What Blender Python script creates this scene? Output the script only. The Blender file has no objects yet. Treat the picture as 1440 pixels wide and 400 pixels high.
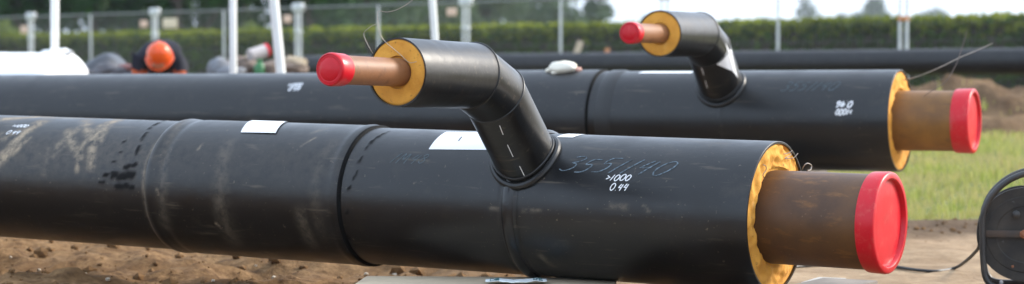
import bpy, bmesh, math, random
from mathutils import Vector, Matrix, noise as mnoise
PI = math.pi
R_ = math.radians
random.seed(7)
scene = bpy.context.scene
COL = scene.collection

# ------------------------------------------------------------------ camera
H = 0.95                       # eye height
F = 2950.0                     # focal length in photo pixels (1440 wide)
PITCH = math.atan((200 - 103) / F)
cam_d = bpy.data.cameras.new('camera')
cam = bpy.data.objects.new('camera', cam_d)
COL.objects.link(cam)
cam.location = (0, 0, H)
cam.rotation_euler = (PI / 2 - PITCH, 0, 0)
cam_d.sensor_width = 36
cam_d.lens = F / 1440 * 36
cam_d.clip_end = 3000
cam_d.clip_start = 0.05
cam_d.dof.use_dof = True
cam_d.dof.focus_distance = 8.1
cam_d.dof.aperture_fstop = 2.3
scene.camera = cam

CAMP = Vector((0, 0, H))
FW = Vector((0, math.cos(PITCH), -math.sin(PITCH)))
UP = Vector((0, math.sin(PITCH), math.cos(PITCH)))


def ray(px, py):
    return FW + Vector((1, 0, 0)) * ((px - 720) / F) + UP * ((200 - py) / F)


def at(px, py, Y):
    d = ray(px, py)
    return CAMP + d * (Y / d.y)


def on_z(px, py, z):
    d = ray(px, py)
    return CAMP + d * ((z - H) / d.z)


# ------------------------------------------------------------------ objects
def link(o, parent=None):
    COL.objects.link(o)
    if parent is not None:
        o.parent = parent
    return o


def tag(o, label, cat, group=None):
    o['label'] = label
    o['category'] = cat
    if group:
        o['group'] = group
    return o


def empty(name, loc=(0, 0, 0), rot=(0, 0, 0)):
    o = bpy.data.objects.new(name, None)
    o.empty_display_size = 0.2
    o.location = loc
    o.rotation_euler = rot
    return link(o)


def mesh_obj(name, V, Fc, mat, parent=None, smooth=True, angle=35, mats=None, midx=None):
    me = bpy.data.meshes.new(name)
    me.from_pydata([tuple(v) for v in V], [], Fc)
    me.update()
    if mats:
        for m in mats:
            me.materials.append(m)
        if midx:
            me.polygons.foreach_set('material_index', midx)
    else:
        me.materials.append(mat)
    if smooth:
        me.polygons.foreach_set('use_smooth', [True] * len(me.polygons))
        me.set_sharp_from_angle(angle=R_(angle))
    o = bpy.data.objects.new(name, me)
    return link(o, parent)


class MB:
    """collects vertices and faces for ONE mesh"""
    def __init__(s):
        s.V = []; s.F = []

    def add(s, V, Fc):
        n = len(s.V)
        s.V += [Vector(v) for v in V]
        s.F += [tuple(i + n for i in f) for f in Fc]
        return s

    def box(s, c, size, M=None, bevel=0.0):
        bm = bmesh.new()
        bmesh.ops.create_cube(bm, size=1)
        for v in bm.verts:
            v.co = Vector((v.co.x * size[0], v.co.y * size[1], v.co.z * size[2]))
        if bevel > 0:
            bmesh.ops.bevel(bm, geom=bm.edges[:], offset=bevel, segments=2, affect='EDGES', profile=0.6)
        for v in bm.verts:
            v.co = (M @ v.co if M else v.co) + Vector(c)
        bm.verts.ensure_lookup_table()
        s.add([v.co.copy() for v in bm.verts], [[v.index for v in f.verts] for f in bm.faces])
        bm.free()
        return s

    def lathe(s, prof, org, axis, n=64, ref=None):
        """prof = [(t, r)]: distance along axis, radius"""
        axis = Vector(axis).normalized()
        if ref is None:
            ref = Vector((0, 0, 1)) if abs(axis.z) < 0.9 else Vector((0, 1, 0))
        e1 = (ref - axis * ref.dot(axis)).normalized()
        e2 = axis.cross(e1)
        V = []; Fc = []
        for t, r in prof:
            c = Vector(org) + axis * t
            for k in range(n):
                a = 2 * PI * k / n
                V.append(c + e1 * (r * math.cos(a)) + e2 * (r * math.sin(a)))
        for i in range(len(prof) - 1):
            for k in range(n):
                k2 = (k + 1) % n
                Fc.append((i * n + k, (i + 1) * n + k, (i + 1) * n + k2, i * n + k2))
        s.add(V, Fc)
        return s

    def disc(s, org, axis, r, n=64, flip=False):
        s.lathe([(0, r), (0, r * 0.5), (0, 1e-4)], org, axis, n)
        return s

    def tube(s, pts, r, n=8, closed=False, radii=None):
        pts = [Vector(p) for p in pts]
        N = len(pts)
        V = []; Fc = []
        prev = None
        for i, p in enumerate(pts):
            if closed:
                t = pts[(i + 1) % N] - pts[(i - 1) % N]
            else:
                t = pts[min(i + 1, N - 1)] - pts[max(i - 1, 0)]
            t.normalize()
            if prev is None:
                u = t.orthogonal().normalized()
            else:
                u = (prev - t * prev.dot(t)).normalized()
            prev = u
            w = t.cross(u)
            rr = radii[i] if radii else r
            for k in range(n):
                a = 2 * PI * k / n
                V.append(p + u * (rr * math.cos(a)) + w * (rr * math.sin(a)))
        M = N if closed else N - 1
        for i in range(M):
            j = (i + 1) % N
            for k in range(n):
                k2 = (k + 1) % n
                Fc.append((i * n + k, i * n + k2, j * n + k2, j * n + k))
        if not closed:
            Fc.append(tuple(range(n - 1, -1, -1)))
            Fc.append(tuple((N - 1) * n + k for k in range(n)))
        s.add(V, Fc)
        return s

    def blob(s, c, size, sub=2, rough=0.2, seed=0, freq=1.5, M=None):
        bm = bmesh.new()
        bmesh.ops.create_icosphere(bm, subdivisions=sub, radius=1)
        off = Vector((seed * 7.31, seed * 3.17, seed * 1.93))
        for v in bm.verts:
            d = 1 + rough * (mnoise.noise(v.co * freq + off) + 0.5 * mnoise.noise(v.co * freq * 2.3 + off))
            q = Vector((v.co.x * size[0] * d, v.co.y * size[1] * d, v.co.z * size[2] * d))
            v.co = (M @ q if M else q) + Vector(c)
        bm.verts.ensure_lookup_table()
        s.add([v.co.copy() for v in bm.verts], [[v.index for v in f.verts] for f in bm.faces])
        bm.free()
        return s

    def build(s, name, mat, parent=None, smooth=True, angle=35):
        return mesh_obj(name, s.V, s.F, mat, parent, smooth, angle)


def smooth_path(pts, n=12):
    """Catmull-Rom through points"""
    P = [Vector(p) for p in pts]
    P = [P[0] * 2 - P[1]] + P + [P[-1] * 2 - P[-2]]
    out = []
    for i in range(1, len(P) - 2):
        a, b, c, d = P[i - 1], P[i], P[i + 1], P[i + 2]
        for k in range(n):
            t = k / n
            out.append(0.5 * ((2 * b) + (c - a) * t + (2 * a - 5 * b + 4 * c - d) * t * t + (3 * b - a - 3 * c + d) * t ** 3))
    out.append(P[-2])
    return out


# ------------------------------------------------------------------ materials
def new_mat(name):
    m = bpy.data.materials.new(name)
    m.use_nodes = True
    nt = m.node_tree
    return m, nt, nt.nodes['Principled BSDF']


def nd(nt, kind, **kw):
    n = nt.nodes.new(kind)
    for k, v in kw.items():
        setattr(n, k, v)
    return n


def mixrgb(nt, fac, a, b, blend='MIX'):
    n = nt.nodes.new('ShaderNodeMix')
    n.data_type = 'RGBA'
    n.blend_type = blend
    for sock, val in ((0, fac), (6, a), (7, b)):
        if isinstance(val, (int, float)):
            n.inputs[sock].default_value = val
        elif isinstance(val, tuple):
            n.inputs[sock].default_value = (*val, 1)
        else:
            nt.links.new(val, n.inputs[sock])
    return n.outputs[2]


def noise_tex(nt, scale, detail=4, rough=0.6, coord='Object', stretch=None):
    tc = nd(nt, 'ShaderNodeTexCoord')
    src = tc.outputs[coord]
    if stretch:
        mp = nd(nt, 'ShaderNodeMapping')
        mp.inputs['Scale'].default_value = stretch
        nt.links.new(src, mp.inputs[0])
        src = mp.outputs[0]
    n = nd(nt, 'ShaderNodeTexNoise')
    n.inputs['Scale'].default_value = scale
    n.inputs['Detail'].default_value = detail
    n.inputs['Roughness'].default_value = rough
    nt.links.new(src, n.inputs[0])
    return n.outputs[0]


def ramp(nt, src, a, b, va=0.0, vb=1.0):
    n = nd(nt, 'ShaderNodeMapRange')
    n.inputs[1].default_value = a; n.inputs[2].default_value = b
    n.inputs[3].default_value = va; n.inputs[4].default_value = vb
    nt.links.new(src, n.inputs[0])
    return n.outputs[0]


def bump(nt, bsdf, h, strength=0.3, dist=0.01):
    b = nd(nt, 'ShaderNodeBump')
    b.inputs['Strength'].default_value = strength
    b.inputs['Distance'].default_value = dist
    nt.links.new(h, b.inputs['Height'])
    nt.links.new(b.outputs[0], bsdf.inputs['Normal'])


def simple(name, col, rough=0.6, var=0.25, scale=8, metal=0.0, bmp=0.0, bscale=40, bdist=0.004, col2=None, spec=0.5):
    m, nt, b = new_mat(name)
    n = noise_tex(nt, scale)
    f = ramp(nt, n, 0.35, 0.65)
    c2 = col2 if col2 else tuple(c * (1 - var) for c in col)
    nt.links.new(mixrgb(nt, f, col, c2), b.inputs['Base Color'])
    b.inputs['Roughness'].default_value = rough
    b.inputs['Metallic'].default_value = metal
    b.inputs['Specular IOR Level'].default_value = spec
    if bmp:
        bump(nt, b, noise_tex(nt, bscale, 5), bmp, bdist)
    return m


def hdpe(name, dusty=1.0, attr=False, rough=0.33):
    m, nt, b = new_mat(name)
    base = mixrgb(nt, ramp(nt, noise_tex(nt, 3.0), 0.3, 0.7), (0.0022, 0.0026, 0.0032), (0.0050, 0.0050, 0.0054))
    # fine dusty specks and streaks round the pipe
    d1 = ramp(nt, noise_tex(nt, 5.0, 7, 0.68), 0.58, 0.84, 0, 0.09 * dusty)
    d2 = ramp(nt, noise_tex(nt, 60.0, 3, 0.6), 0.66, 0.76, 0, 0.30 * dusty)
    d3 = ramp(nt, noise_tex(nt, 9.0, 5, 0.6, stretch=(0.4, 4, 4)), 0.60, 0.78, 0, 0.25 * dusty)
    mx = nd(nt, 'ShaderNodeMath', operation='MAXIMUM')
    nt.links.new(d1, mx.inputs[0]); nt.links.new(d2, mx.inputs[1])
    mx2 = nd(nt, 'ShaderNodeMath', operation='MAXIMUM')
    nt.links.new(mx.outputs[0], mx2.inputs[0]); nt.links.new(d3, mx2.inputs[1])
    fac = mx2.outputs[0]
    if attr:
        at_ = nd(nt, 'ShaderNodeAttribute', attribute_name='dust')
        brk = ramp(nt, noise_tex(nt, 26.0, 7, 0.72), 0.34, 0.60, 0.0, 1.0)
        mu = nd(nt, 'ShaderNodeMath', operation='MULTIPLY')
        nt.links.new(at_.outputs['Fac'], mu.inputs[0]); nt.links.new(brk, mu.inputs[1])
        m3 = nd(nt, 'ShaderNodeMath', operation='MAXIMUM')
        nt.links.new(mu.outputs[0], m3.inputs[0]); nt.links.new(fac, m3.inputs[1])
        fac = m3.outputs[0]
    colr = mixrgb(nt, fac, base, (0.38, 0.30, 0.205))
    if attr:
        ta = nd(nt, 'ShaderNodeAttribute', attribute_name='tar')
        colr = mixrgb(nt, ta.outputs['Fac'], colr, (0.004, 0.004, 0.004))
    nt.links.new(colr, b.inputs['Base Color'])
    r0 = ramp(nt, noise_tex(nt, 7.0, 6), 0.3, 0.7, rough - 0.05, rough + 0.09)
    ra = nd(nt, 'ShaderNodeMath', operation='MULTIPLY_ADD')
    nt.links.new(fac, ra.inputs[0]); ra.inputs[1].default_value = 0.45
    nt.links.new(r0, ra.inputs[2])
    rout = ra.outputs[0]
    if attr:
        rb2 = nd(nt, 'ShaderNodeMath', operation='MULTIPLY_ADD')
        nt.links.new(ta.outputs['Fac'], rb2.inputs[0]); rb2.inputs[1].default_value = 0.32
        nt.links.new(rout, rb2.inputs[2])
        rout = rb2.outputs[0]
        sp_ = ramp(nt, ta.outputs['Fac'], 0, 1, 0.52, 0.16)
        nt.links.new(sp_, b.inputs['Specular IOR Level'])
    nt.links.new(rout, b.inputs['Roughness'])
    if not attr: b.inputs['Specular IOR Level'].default_value = 0.52
    bump(nt, b, noise_tex(nt, 16.0, 5, 0.6, stretch=(0.6, 1.5, 1.5)), 0.10, 0.01)
    return m


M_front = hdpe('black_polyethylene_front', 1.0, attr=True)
M_hdpe = hdpe('black_polyethylene', 0.8)
M_sleeve = hdpe('black_sleeve', 1.2, rough=0.38)
M_far = hdpe('black_polyethylene_dull', 0.6, rough=0.5)
M_ooze = simple('black_mastic', (0.006, 0.006, 0.006), 0.38, 0.3, 20)
M_ring = simple('glossy_weld_ring', (0.008, 0.008, 0.009), 0.24, 0.3, 12, bmp=0.25, bscale=14, bdist=.01)
M_glint_cover = simple('black_glint_cover', (0.004, 0.004, 0.004), 0.75, 0.3, 20, spec=0.12)
M_bead = simple('black_weld_bead', (0.010, 0.010, 0.010), 0.42, 0.3, 20, bmp=0.15, bscale=60)

# polyurethane foam
M_foam, nt, b = new_mat('yellow_foam')
c = mixrgb(nt, ramp(nt, noise_tex(nt, 14, 5), 0.35, 0.7), (0.74, 0.36, 0.050), (0.58, 0.25, 0.028))
c = mixrgb(nt, ramp(nt, noise_tex(nt, 38, 4, 0.6), 0.62, 0.72, 0, 0.75), c, (0.17, 0.075, 0.018))
c = mixrgb(nt, ramp(nt, noise_tex(nt, 6, 3), 0.62, 0.75, 0, 0.5), c, (0.80, 0.55, 0.22))
nt.links.new(c, b.inputs['Base Color'])
b.inputs['Roughness'].default_value = 0.85
bump(nt, b, noise_tex(nt, 55, 6, 0.65), 0.5, 0.006)


def rust(name, a, bcol, ccol):
    m, nt, b = new_mat(name)
    c = mixrgb(nt, ramp(nt, noise_tex(nt, 4, 6, 0.6, stretch=(1.2, 1, 1)), 0.38, 0.66), a, bcol)
    c = mixrgb(nt, ramp(nt, noise_tex(nt, 18, 6, 0.65, stretch=(0.5, 1.4, 1.4)), 0.56, 0.72, 0, 0.7), c, ccol)
    c = mixrgb(nt, ramp(nt, noise_tex(nt, 70, 3, 0.6), 0.68, 0.74, 0, 0.35), c, (0.35, 0.24, 0.15))
    nt.links.new(c, b.inputs['Base Color'])
    b.inputs['Roughness'].default_value = 0.5
    b.inputs['Specular IOR Level'].default_value = 0.42
    bump(nt, b, noise_tex(nt, 90, 5, 0.6), 0.18, 0.003)
    return m


M_rust_front = rust('dark_rusty_steel', (0.068, 0.031, 0.012), (0.118, 0.052, 0.015), (0.22, 0.095, 0.022))
M_rust_back = rust('orange_rusty_steel', (0.150, 0.066, 0.014), (0.26, 0.120, 0.022), (0.075, 0.036, 0.014))
M_rust_branch = rust('red_brown_rusty_steel', (0.20, 0.085, 0.035), (0.28, 0.13, 0.06), (0.11, 0.045, 0.02))

M_red, nt, b = new_mat('red_plastic')
c = mixrgb(nt, ramp(nt, noise_tex(nt, 6), 0.3, 0.7), (0.58, 0.006, 0.018), (0.46, 0.004, 0.013))
c = mixrgb(nt, ramp(nt, noise_tex(nt, 24, 6, 0.7), 0.54, 0.74, 0, 0.45), c, (0.62, 0.14, 0.11))
c = mixrgb(nt, ramp(nt, noise_tex(nt, 9, 8, 0.75, stretch=(1, 1, .35)), 0.54, 0.74, 0, 0.42), c, (0.38, 0.17, 0.12))
nt.links.new(c, b.inputs['Base Color'])
b.inputs['Specular IOR Level'].default_value = 0.35
b.inputs['Roughness'].default_value = 0.33
bump(nt, b, noise_tex(nt, 5, 3), 0.15, 0.02)

M_label = simple('white_sticker', (0.80, 0.81, 0.82), 0.4, 0.04, 4)
M_ink = simple('grey_ink', (0.12, 0.12, 0.13), 0.6)
M_paint = simple('white_paint_marker', (0.78, 0.79, 0.80), 0.5, 0.1, 60)
M_chalk, nt, b = new_mat('blue_grey_chalk')
f = ramp(nt, noise_tex(nt, 90, 5, 0.7), 0.42, 0.62)
nt.links.new(mixrgb(nt, f, (0.15, 0.20, 0.235), (0.035, 0.043, 0.050)), b.inputs['Base Color'])
b.inputs['Roughness'].default_value = 0.9
M_chalk_faint = simple('faint_chalk', (0.10, 0.13, 0.145), 0.9, 0.55, 80)
M_wire = simple('bare_copper_wire', (0.42, 0.36, 0.30), 0.4, 0.2, 30, metal=0.4)
M_wire_dark = simple('dark_wire', (0.16, 0.12, 0.10), 0.5, 0.2, 30)

M_timber = simple('pale_timber', (0.60, 0.48, 0.33), 0.75, 0.25, 5, bmp=0.3, bscale=30)
M_timber_grey = simple('grey_timber', (0.20, 0.17, 0.14), 0.85, 0.35, 6, bmp=0.4, bscale=30)
M_concrete = simple('pale_concrete', (0.42, 0.39, 0.35), 0.9, 0.25, 6, bmp=0.3, bscale=50)
M_white_pole = simple('white_painted_pole', (0.80, 0.80, 0.78), 0.5, 0.12, 4)
M_galv = simple('galvanised_steel', (0.62, 0.64, 0.65), 0.5, 0.2, 6, metal=0.2)
M_mesh = simple('galvanised_wire', (0.20, 0.21, 0.21), 0.55, 0.1, 6, metal=0.3)
M_clamp = simple('orange_clamp', (0.55, 0.22, 0.08), 0.5)
M_plate = simple('pale_pink_plate', (0.72, 0.50, 0.38), 0.6, 0.15, 5)
M_plate_w = simple('cream_plate', (0.70, 0.58, 0.42), 0.6, 0.15, 5)
M_white_wrap = simple('white_wrapping', (0.85, 0.86, 0.86), 0.5, 0.03, 2, bmp=0.25, bscale=6, bdist=0.03)
M_tarp = simple('dark_blue_grey_tarpaulin', (0.030, 0.034, 0.045), 0.45, 0.4, 4, bmp=0.6, bscale=7, bdist=0.05)
M_sack = simple('grey_sack', (0.12, 0.12, 0.135), 0.8, 0.3, 7, bmp=0.4, bscale=14, bdist=0.02)
M_sack_pink = simple('faded_red_sack', (0.30, 0.14, 0.13), 0.8, 0.3, 7)
M_offcut = simple('dusty_pale_plastic', (0.52, 0.47, 0.45), 0.6, 0.2, 9)
M_rock_grey = simple('grey_rock', (0.20, 0.21, 0.23), 0.9, 0.35, 7, bmp=0.5, bscale=18, bdist=0.02)
M_rock_brown = simple('brown_rock', (0.20, 0.145, 0.11), 0.9, 0.5, 6, bmp=0.5, bscale=18, bdist=0.02)
M_rock_tan = simple('tan_rock', (0.40, 0.33, 0.23), 0.9, 0.35, 6, bmp=0.5, bscale=18, bdist=0.02)
M_stone = simple('pale_stone', (0.50, 0.42, 0.32), 0.85, 0.35, 14, bmp=0.3, bscale=60)
M_green_pl = simple('green_plastic', (0.03, 0.16, 0.05), 0.45)
M_orange = simple('orange_hard_plastic', (0.80, 0.095, 0.008), 0.32, 0.1, 4)
M_navy = simple('navy_cloth', (0.010, 0.011, 0.022), 0.9, 0.3, 10)
M_orange_cloth = simple('orange_cloth', (0.45, 0.085, 0.02), 0.9, 0.2, 10)
M_skin = simple('skin', (0.45, 0.24, 0.16), 0.6, 0.1, 10)
M_boot = simple('boot_leather', (0.03, 0.022, 0.016), 0.7)
M_hair = simple('brown_hair', (0.03, 0.02, 0.012), 0.8)
M_glove = simple('cream_cloth', (0.78, 0.74, 0.62), 0.85, 0.08, 9, bmp=0.3, bscale=40)
M_glove_cuff = simple('pink_cuff', (0.55, 0.32, 0.26), 0.85)
M_reel = simple('black_enamel', (0.016, 0.016, 0.016), 0.42, 0.4, 7, bmp=0.1, bscale=30, col2=(0.045, 0.038, 0.032))
M_reel_disc = simple('dusty_dark_steel', (0.014, 0.013, 0.012), 0.55, 0.4, 7, bmp=0.12, bscale=30, col2=(0.048, 0.039, 0.030), spec=.35)
M_rusty_bar = simple('rusty_strap', (0.040, 0.030, 0.024), 0.6, 0.4, 14, col2=(0.065, 0.038, 0.022))
M_bolt = simple('rust_orange_bolt', (0.30, 0.11, 0.045), 0.6, 0.4, 40)
M_rubber = simple('black_rubber', (0.014, 0.014, 0.015), 0.5, 0.2)
M_teal = simple('teal_plastic', (0.05, 0.17, 0.18), 0.5)
M_clear = simple('milky_plastic', (0.70, 0.74, 0.74), 0.6, 0.1)


def foliage(name, a, bcol, rough=0.6, big=0.35, dry=None):
    m, nt, b = new_mat(name)
    g = nd(nt, 'ShaderNodeNewGeometry')
    c = mixrgb(nt, g.outputs['Random Per Island'], a, bcol)
    n = ramp(nt, noise_tex(nt, big, 3), 0.38, 0.62)
    c = mixrgb(nt, n, c, dry if dry else tuple(0.72 * x for x in a))
    nt.links.new(c, b.inputs['Base Color'])
    b.inputs['Roughness'].default_value = rough
    b.inputs['Specular IOR Level'].default_value = 0.08
    tr = nd(nt, 'ShaderNodeBsdfTranslucent')
    nt.links.new(c, tr.inputs[0])
    ms = nd(nt, 'ShaderNodeMixShader')
    ms.inputs[0].default_value = 0.3
    nt.links.new(b.outputs[0], ms.inputs[1]); nt.links.new(tr.outputs[0], ms.inputs[2])
    nt.links.new(ms.outputs[0], nt.nodes['Material Output'].inputs[0])
    return m


M_leaf_dark = foliage('dark_green_leaves', (0.017, 0.062, 0.016), (0.046, 0.118, 0.026))
M_leaf_mid = foliage('mid_green_leaves', (0.055, 0.105, 0.045), (0.100, 0.155, 0.065))
M_leaf_light = foliage('light_green_leaves', (0.115, 0.165, 0.030), (0.200, 0.250, 0.055))
M_leaf_hedge = foliage('hedge_leaves', (0.032, 0.070, 0.008), (0.072, 0.120, 0.016), big=0.9)
M_leaf_lit_shoot = foliage('sunlit_hedge_shoots', (0.190, 0.235, 0.018), (0.300, 0.320, 0.036), big=0.9)  # new growth, its yellow brightened to paint the lit top of the hedge
M_leaf_hazed = foliage('hazed_green_leaves', (0.085, 0.140, 0.075), (0.150, 0.205, 0.110))  # far-tree leaves lightened so the distance haze sits in their colour
M_bark = simple('bark', (0.06, 0.045, 0.035), 0.9, 0.4, 6, bmp=0.5, bscale=20, bdist=0.03)
M_grass = foliage('grass_blades', (0.210, 0.290, 0.045), (0.460, 0.460, 0.130), big=1.9, dry=(0.46, 0.40, 0.17))

# ground
M_ground, nt, b = new_mat('ground_soil_sand_grass')
za = nd(nt, 'ShaderNodeAttribute', attribute_name='zone')
sep = nd(nt, 'ShaderNodeSeparateColor')
nt.links.new(za.outputs['Color'], sep.inputs[0])
n1 = noise_tex(nt, 2.2, 8, 0.65)
n2 = noise_tex(nt, 14, 7, 0.7)
soil = mixrgb(nt, ramp(nt, n2, 0.35, 0.68), (0.080, 0.042, 0.018), (0.31, 0.185, 0.088))
soil = mixrgb(nt, ramp(nt, n1, 0.45, 0.7), soil, (0.15, 0.080, 0.034))
sand = mixrgb(nt, ramp(nt, n2, 0.35, 0.7), (0.30, 0.208, 0.126), (0.46, 0.340, 0.220))
sand = mixrgb(nt, ramp(nt, n1, 0.40, 0.68), sand, (0.21, 0.140, 0.083))
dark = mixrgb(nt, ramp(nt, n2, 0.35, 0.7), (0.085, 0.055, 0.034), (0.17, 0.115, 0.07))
turf = mixrgb(nt, ramp(nt, n2, 0.35, 0.7), (0.13, 0.15, 0.04), (0.26, 0.25, 0.10))
c = mixrgb(nt, sep.outputs[0], soil, sand)
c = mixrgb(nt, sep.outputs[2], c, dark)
c = mixrgb(nt, sep.outputs[1], c, turf)
nt.links.new(c, b.inputs['Base Color'])
b.inputs['Roughness'].default_value = 0.95
b.inputs['Specular IOR Level'].default_value = 0.15
bump(nt, b, noise_tex(nt, 22, 8, 0.7), 0.7, 0.03)

M_mound = simple('mound_soil', (0.17, 0.108, 0.060), 0.95, 0.5, 2.5, bmp=0.8, bscale=9, bdist=0.06, col2=(0.070, 0.042, 0.024), spec=0.1)
M_clod = simple('soil_clods', (0.19, 0.108, 0.050), 0.95, 0.4, 9, bmp=0.6, bscale=40, bdist=0.01, spec=0.1)


# ------------------------------------------------------------------ ground
def sst(a, b_, x):
    t = max(0.0, min(1.0, (x - a) / (b_ - a)))
    return t * t * (3 - 2 * t)


def fbm(x, y, s, oct_=4):
    v = 0; a = 1; n = 0
    for k in range(oct_):
        v += a * mnoise.noise(Vector((x * s, y * s, 3.7 + k * 11)))
        n += a; a *= 0.55; s *= 2.1
    return v / n


def zone_sand(x, y):
    return sst(-0.6, 0.9, x + 0.5 * fbm(x, y, 0.6) - 0.10 * (y - 10)) * sst(8.3, 9.2, y + 0.62 * (x - 1.0) + 0.3 * fbm(x, y, 0.8))


def ground_h(x, y):
    rise = 0.36 * sst(12.6, 19, y) * (1 - sst(22.5, 25.5, y)) * sst(-1.2, 1.6, x)
    near = 1 - sst(30, 60, abs(y)) 
    sand = zone_sand(x, y) if 3 < y < 20 and abs(x) < 14 else 0.5
    rough = (1 - sand) * 0.12 + sand * 0.026
    rough = rough * (1 - sst(13.5, 16, y)) + 0.03 * sst(13.5, 16, y)
    ridge = 0.055 * math.exp(-((y - 12.7 - 0.25 * fbm(x, 0, 0.7)) / 0.33) ** 2) * sst(1.0, 2.2, x)
    if 7 < y < 14 and x < 2.5: rough2 = (1 - sand) * 0.055 * fbm(x + 5, y, 6.0, 4)
    else: rough2 = 0.0
    return (rise + rough2 + rough * 1.6 * fbm(x, y, 1.7, 5) + ridge * (1 + 0.8 * fbm(x, y, 3))) * near


def axis_list(lo, fine_lo, fine_hi, hi, step, grow=1.25):
    L = []
    v = fine_lo
    while v < fine_hi:
        L.append(v); v += step
    s = step; v = L[-1]
    while v < hi:
        s *= grow; v += s; L.append(min(v, hi))
    s = step; v = fine_lo; lowl = []
    while v > lo:
        s *= grow; v -= s; lowl.append(max(v, lo))
    return lowl[::-1] + L


xs = axis_list(-900, -4.5, 5.0, 900, 0.05)
ys = axis_list(-60, 7.5, 15.0, 1100, 0.05)
V = []; cols = []
for y in ys:
    for x in xs:
        V.append((x, y, ground_h(x, y)))
        g = sst(12.95, 13.5, y + 0.35 * fbm(x, y, 1.3)) * sst(-1.5, 0.3, x + 0.12 * (y - 13))
        g = max(g, sst(23, 26, y))
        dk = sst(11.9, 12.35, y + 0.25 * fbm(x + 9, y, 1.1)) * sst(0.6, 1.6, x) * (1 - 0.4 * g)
        cols.append((zone_sand(x, y) if abs(x) < 30 and y > -20 else 0.2, g, dk, 1))
nx = len(xs)
Fc = [(j * nx + i, j * nx + i + 1, (j + 1) * nx + i + 1, (j + 1) * nx + i) for j in range(len(ys) - 1) for i in range(nx - 1)]
ground = mesh_obj('ground', V, Fc, M_ground, smooth=True, angle=180)
ca = ground.data.color_attributes.new('zone', 'FLOAT_COLOR', 'POINT')
ca.data.foreach_set('color', [v for c_ in cols for v in c_])
ground['kind'] = 'structure'

# loose clods of soil over the left-hand digging
mb = MB()
rnd = random.Random(3)
for k in range(1700):
    y = rnd.uniform(8.6, 13.5); x = rnd.uniform(-4.2, 0.6)
    if rnd.random() < zone_sand(x, y): continue
    r = 0.005 + 0.040 * rnd.random() ** 6
    mb.blob((x, y, ground_h(x, y) + r * 0.25), (r, r * rnd.uniform(.7, 1.2), r * .75), 1, 0.5, k, 1.2)
for k in range(260):
    x = rnd.uniform(1.3, 4.6); y = 12.55 + rnd.gauss(0, 0.28)
    r = 0.004 + 0.016 * rnd.random() ** 2
    mb.blob((x, y, ground_h(x, y) + r * 0.2), (r, r, r * .7), 1, 0.5, k, 1.2)
cl = mb.build('soil_clods', M_clod, smooth=False)
cl['kind'] = 'stuff'

# soil mound (excavated earth) running behind the second pipe
def mound(x0, x1, yc, hw, h, seed):
    V = []; Fc = []
    X = [x0 + (x1 - x0) * i / 200 for i in range(201)]
    T = [-1 + 2 * j / 36 for j in range(37)]
    for t in T:
        for x in X:
            e = sst(x0, x0 + 1.2, x) * (1 - sst(x1 - 1.5, x1, x))
            yy = yc + t * hw + 0.25 * fbm(x, t, 0.5)
            prof = max(0, 1 - abs(t) ** 1.8)
            z = h * prof * e * (0.96 + 0.10 * fbm(x, yy + seed, 0.8)) + 0.36 * prof ** 0.5 * e * fbm(x, yy, 1.7, 6)
            V.append((x, yy, ground_h(x, yy) * (1 - prof * e) + z - 0.05 * (1 - prof)))
    n = len(X)
    for j in range(len(T) - 1):
        for i in range(n - 1):
            Fc.append((j * n + i, j * n + i + 1, (j + 1) * n + i + 1, (j + 1) * n + i))
    o = mesh_obj('soil_mound', V, Fc, M_mound, smooth=True, angle=180)
    o['kind'] = 'structure'
    return o


mound(-5.2, 10.5, 20.8, 1.9, 0.80, 4)

# grass
mb = MB()
rnd = random.Random(11)
for k in range(30000):
    y = 12.75 + 6.4 * rnd.random() ** 0.9
    x = rnd.uniform(0.6, 6.2) if rnd.random() < 0.9 else rnd.uniform(-2, 8)
    dens = sst(12.9, 13.5, y + 0.35 * fbm(x, y, 1.3))
    if rnd.random() > dens * (0.55 + 0.45 * sst(-0.2, 0.25, fbm(x, y, 1.1))): continue
    z = ground_h(x, y)
    h = rnd.uniform(0.03, 0.12) * (0.8 + 0.7 * max(0, fbm(x + 20, y, 0.9)))
    a = rnd.uniform(0, 2 * PI); w = rnd.uniform(0.004, 0.009)
    lean = rnd.uniform(0, 0.7) * h; la = rnd.uniform(0, 2 * PI)
    dx, dy = math.cos(a) * w, math.sin(a) * w
    lx, ly = math.cos(la) * lean, math.sin(la) * lean
    mb.add([(x - dx, y - dy, z - .01), (x + dx, y + dy, z - .01), (x + dx * .7 + lx * .4, y + dy * .7 + ly * .4, z + h * .6),
            (x - dx * .7 + lx * .4, y - dy * .7 + ly * .4, z + h * .6), (x + lx, y + ly, z + h)], [(0, 1, 2, 3), (3, 2, 4)])
for k in range(1500):      # weeds on the mound
    x = rnd.uniform(3.0, 9); y = rnd.uniform(19.3, 20.9)
    if fbm(x, y, 1.2) < 0.10: continue
    z = 0.80 * (1 - abs((y - 20.8) / 1.9) ** 1.8) - .02
    h = rnd.uniform(.05, .16); a = rnd.uniform(0, 2 * PI); w = .012
    dx, dy = math.cos(a) * w, math.sin(a) * w
    mb.add([(x - dx, y - dy, z), (x + dx, y + dy, z), (x + dy * 3, y - dx * 3, z + h)], [(0, 1, 2)])
gr = mb.build('grass', M_grass, smooth=False)
gr['kind'] = 'stuff'

# ------------------------------------------------------------------ insulated pipes
R = 0.29
RS = 0.179           # carrier steel radius
RB = 0.125           # branch casing radius
RBS = 0.0505          # branch steel radius


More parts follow.
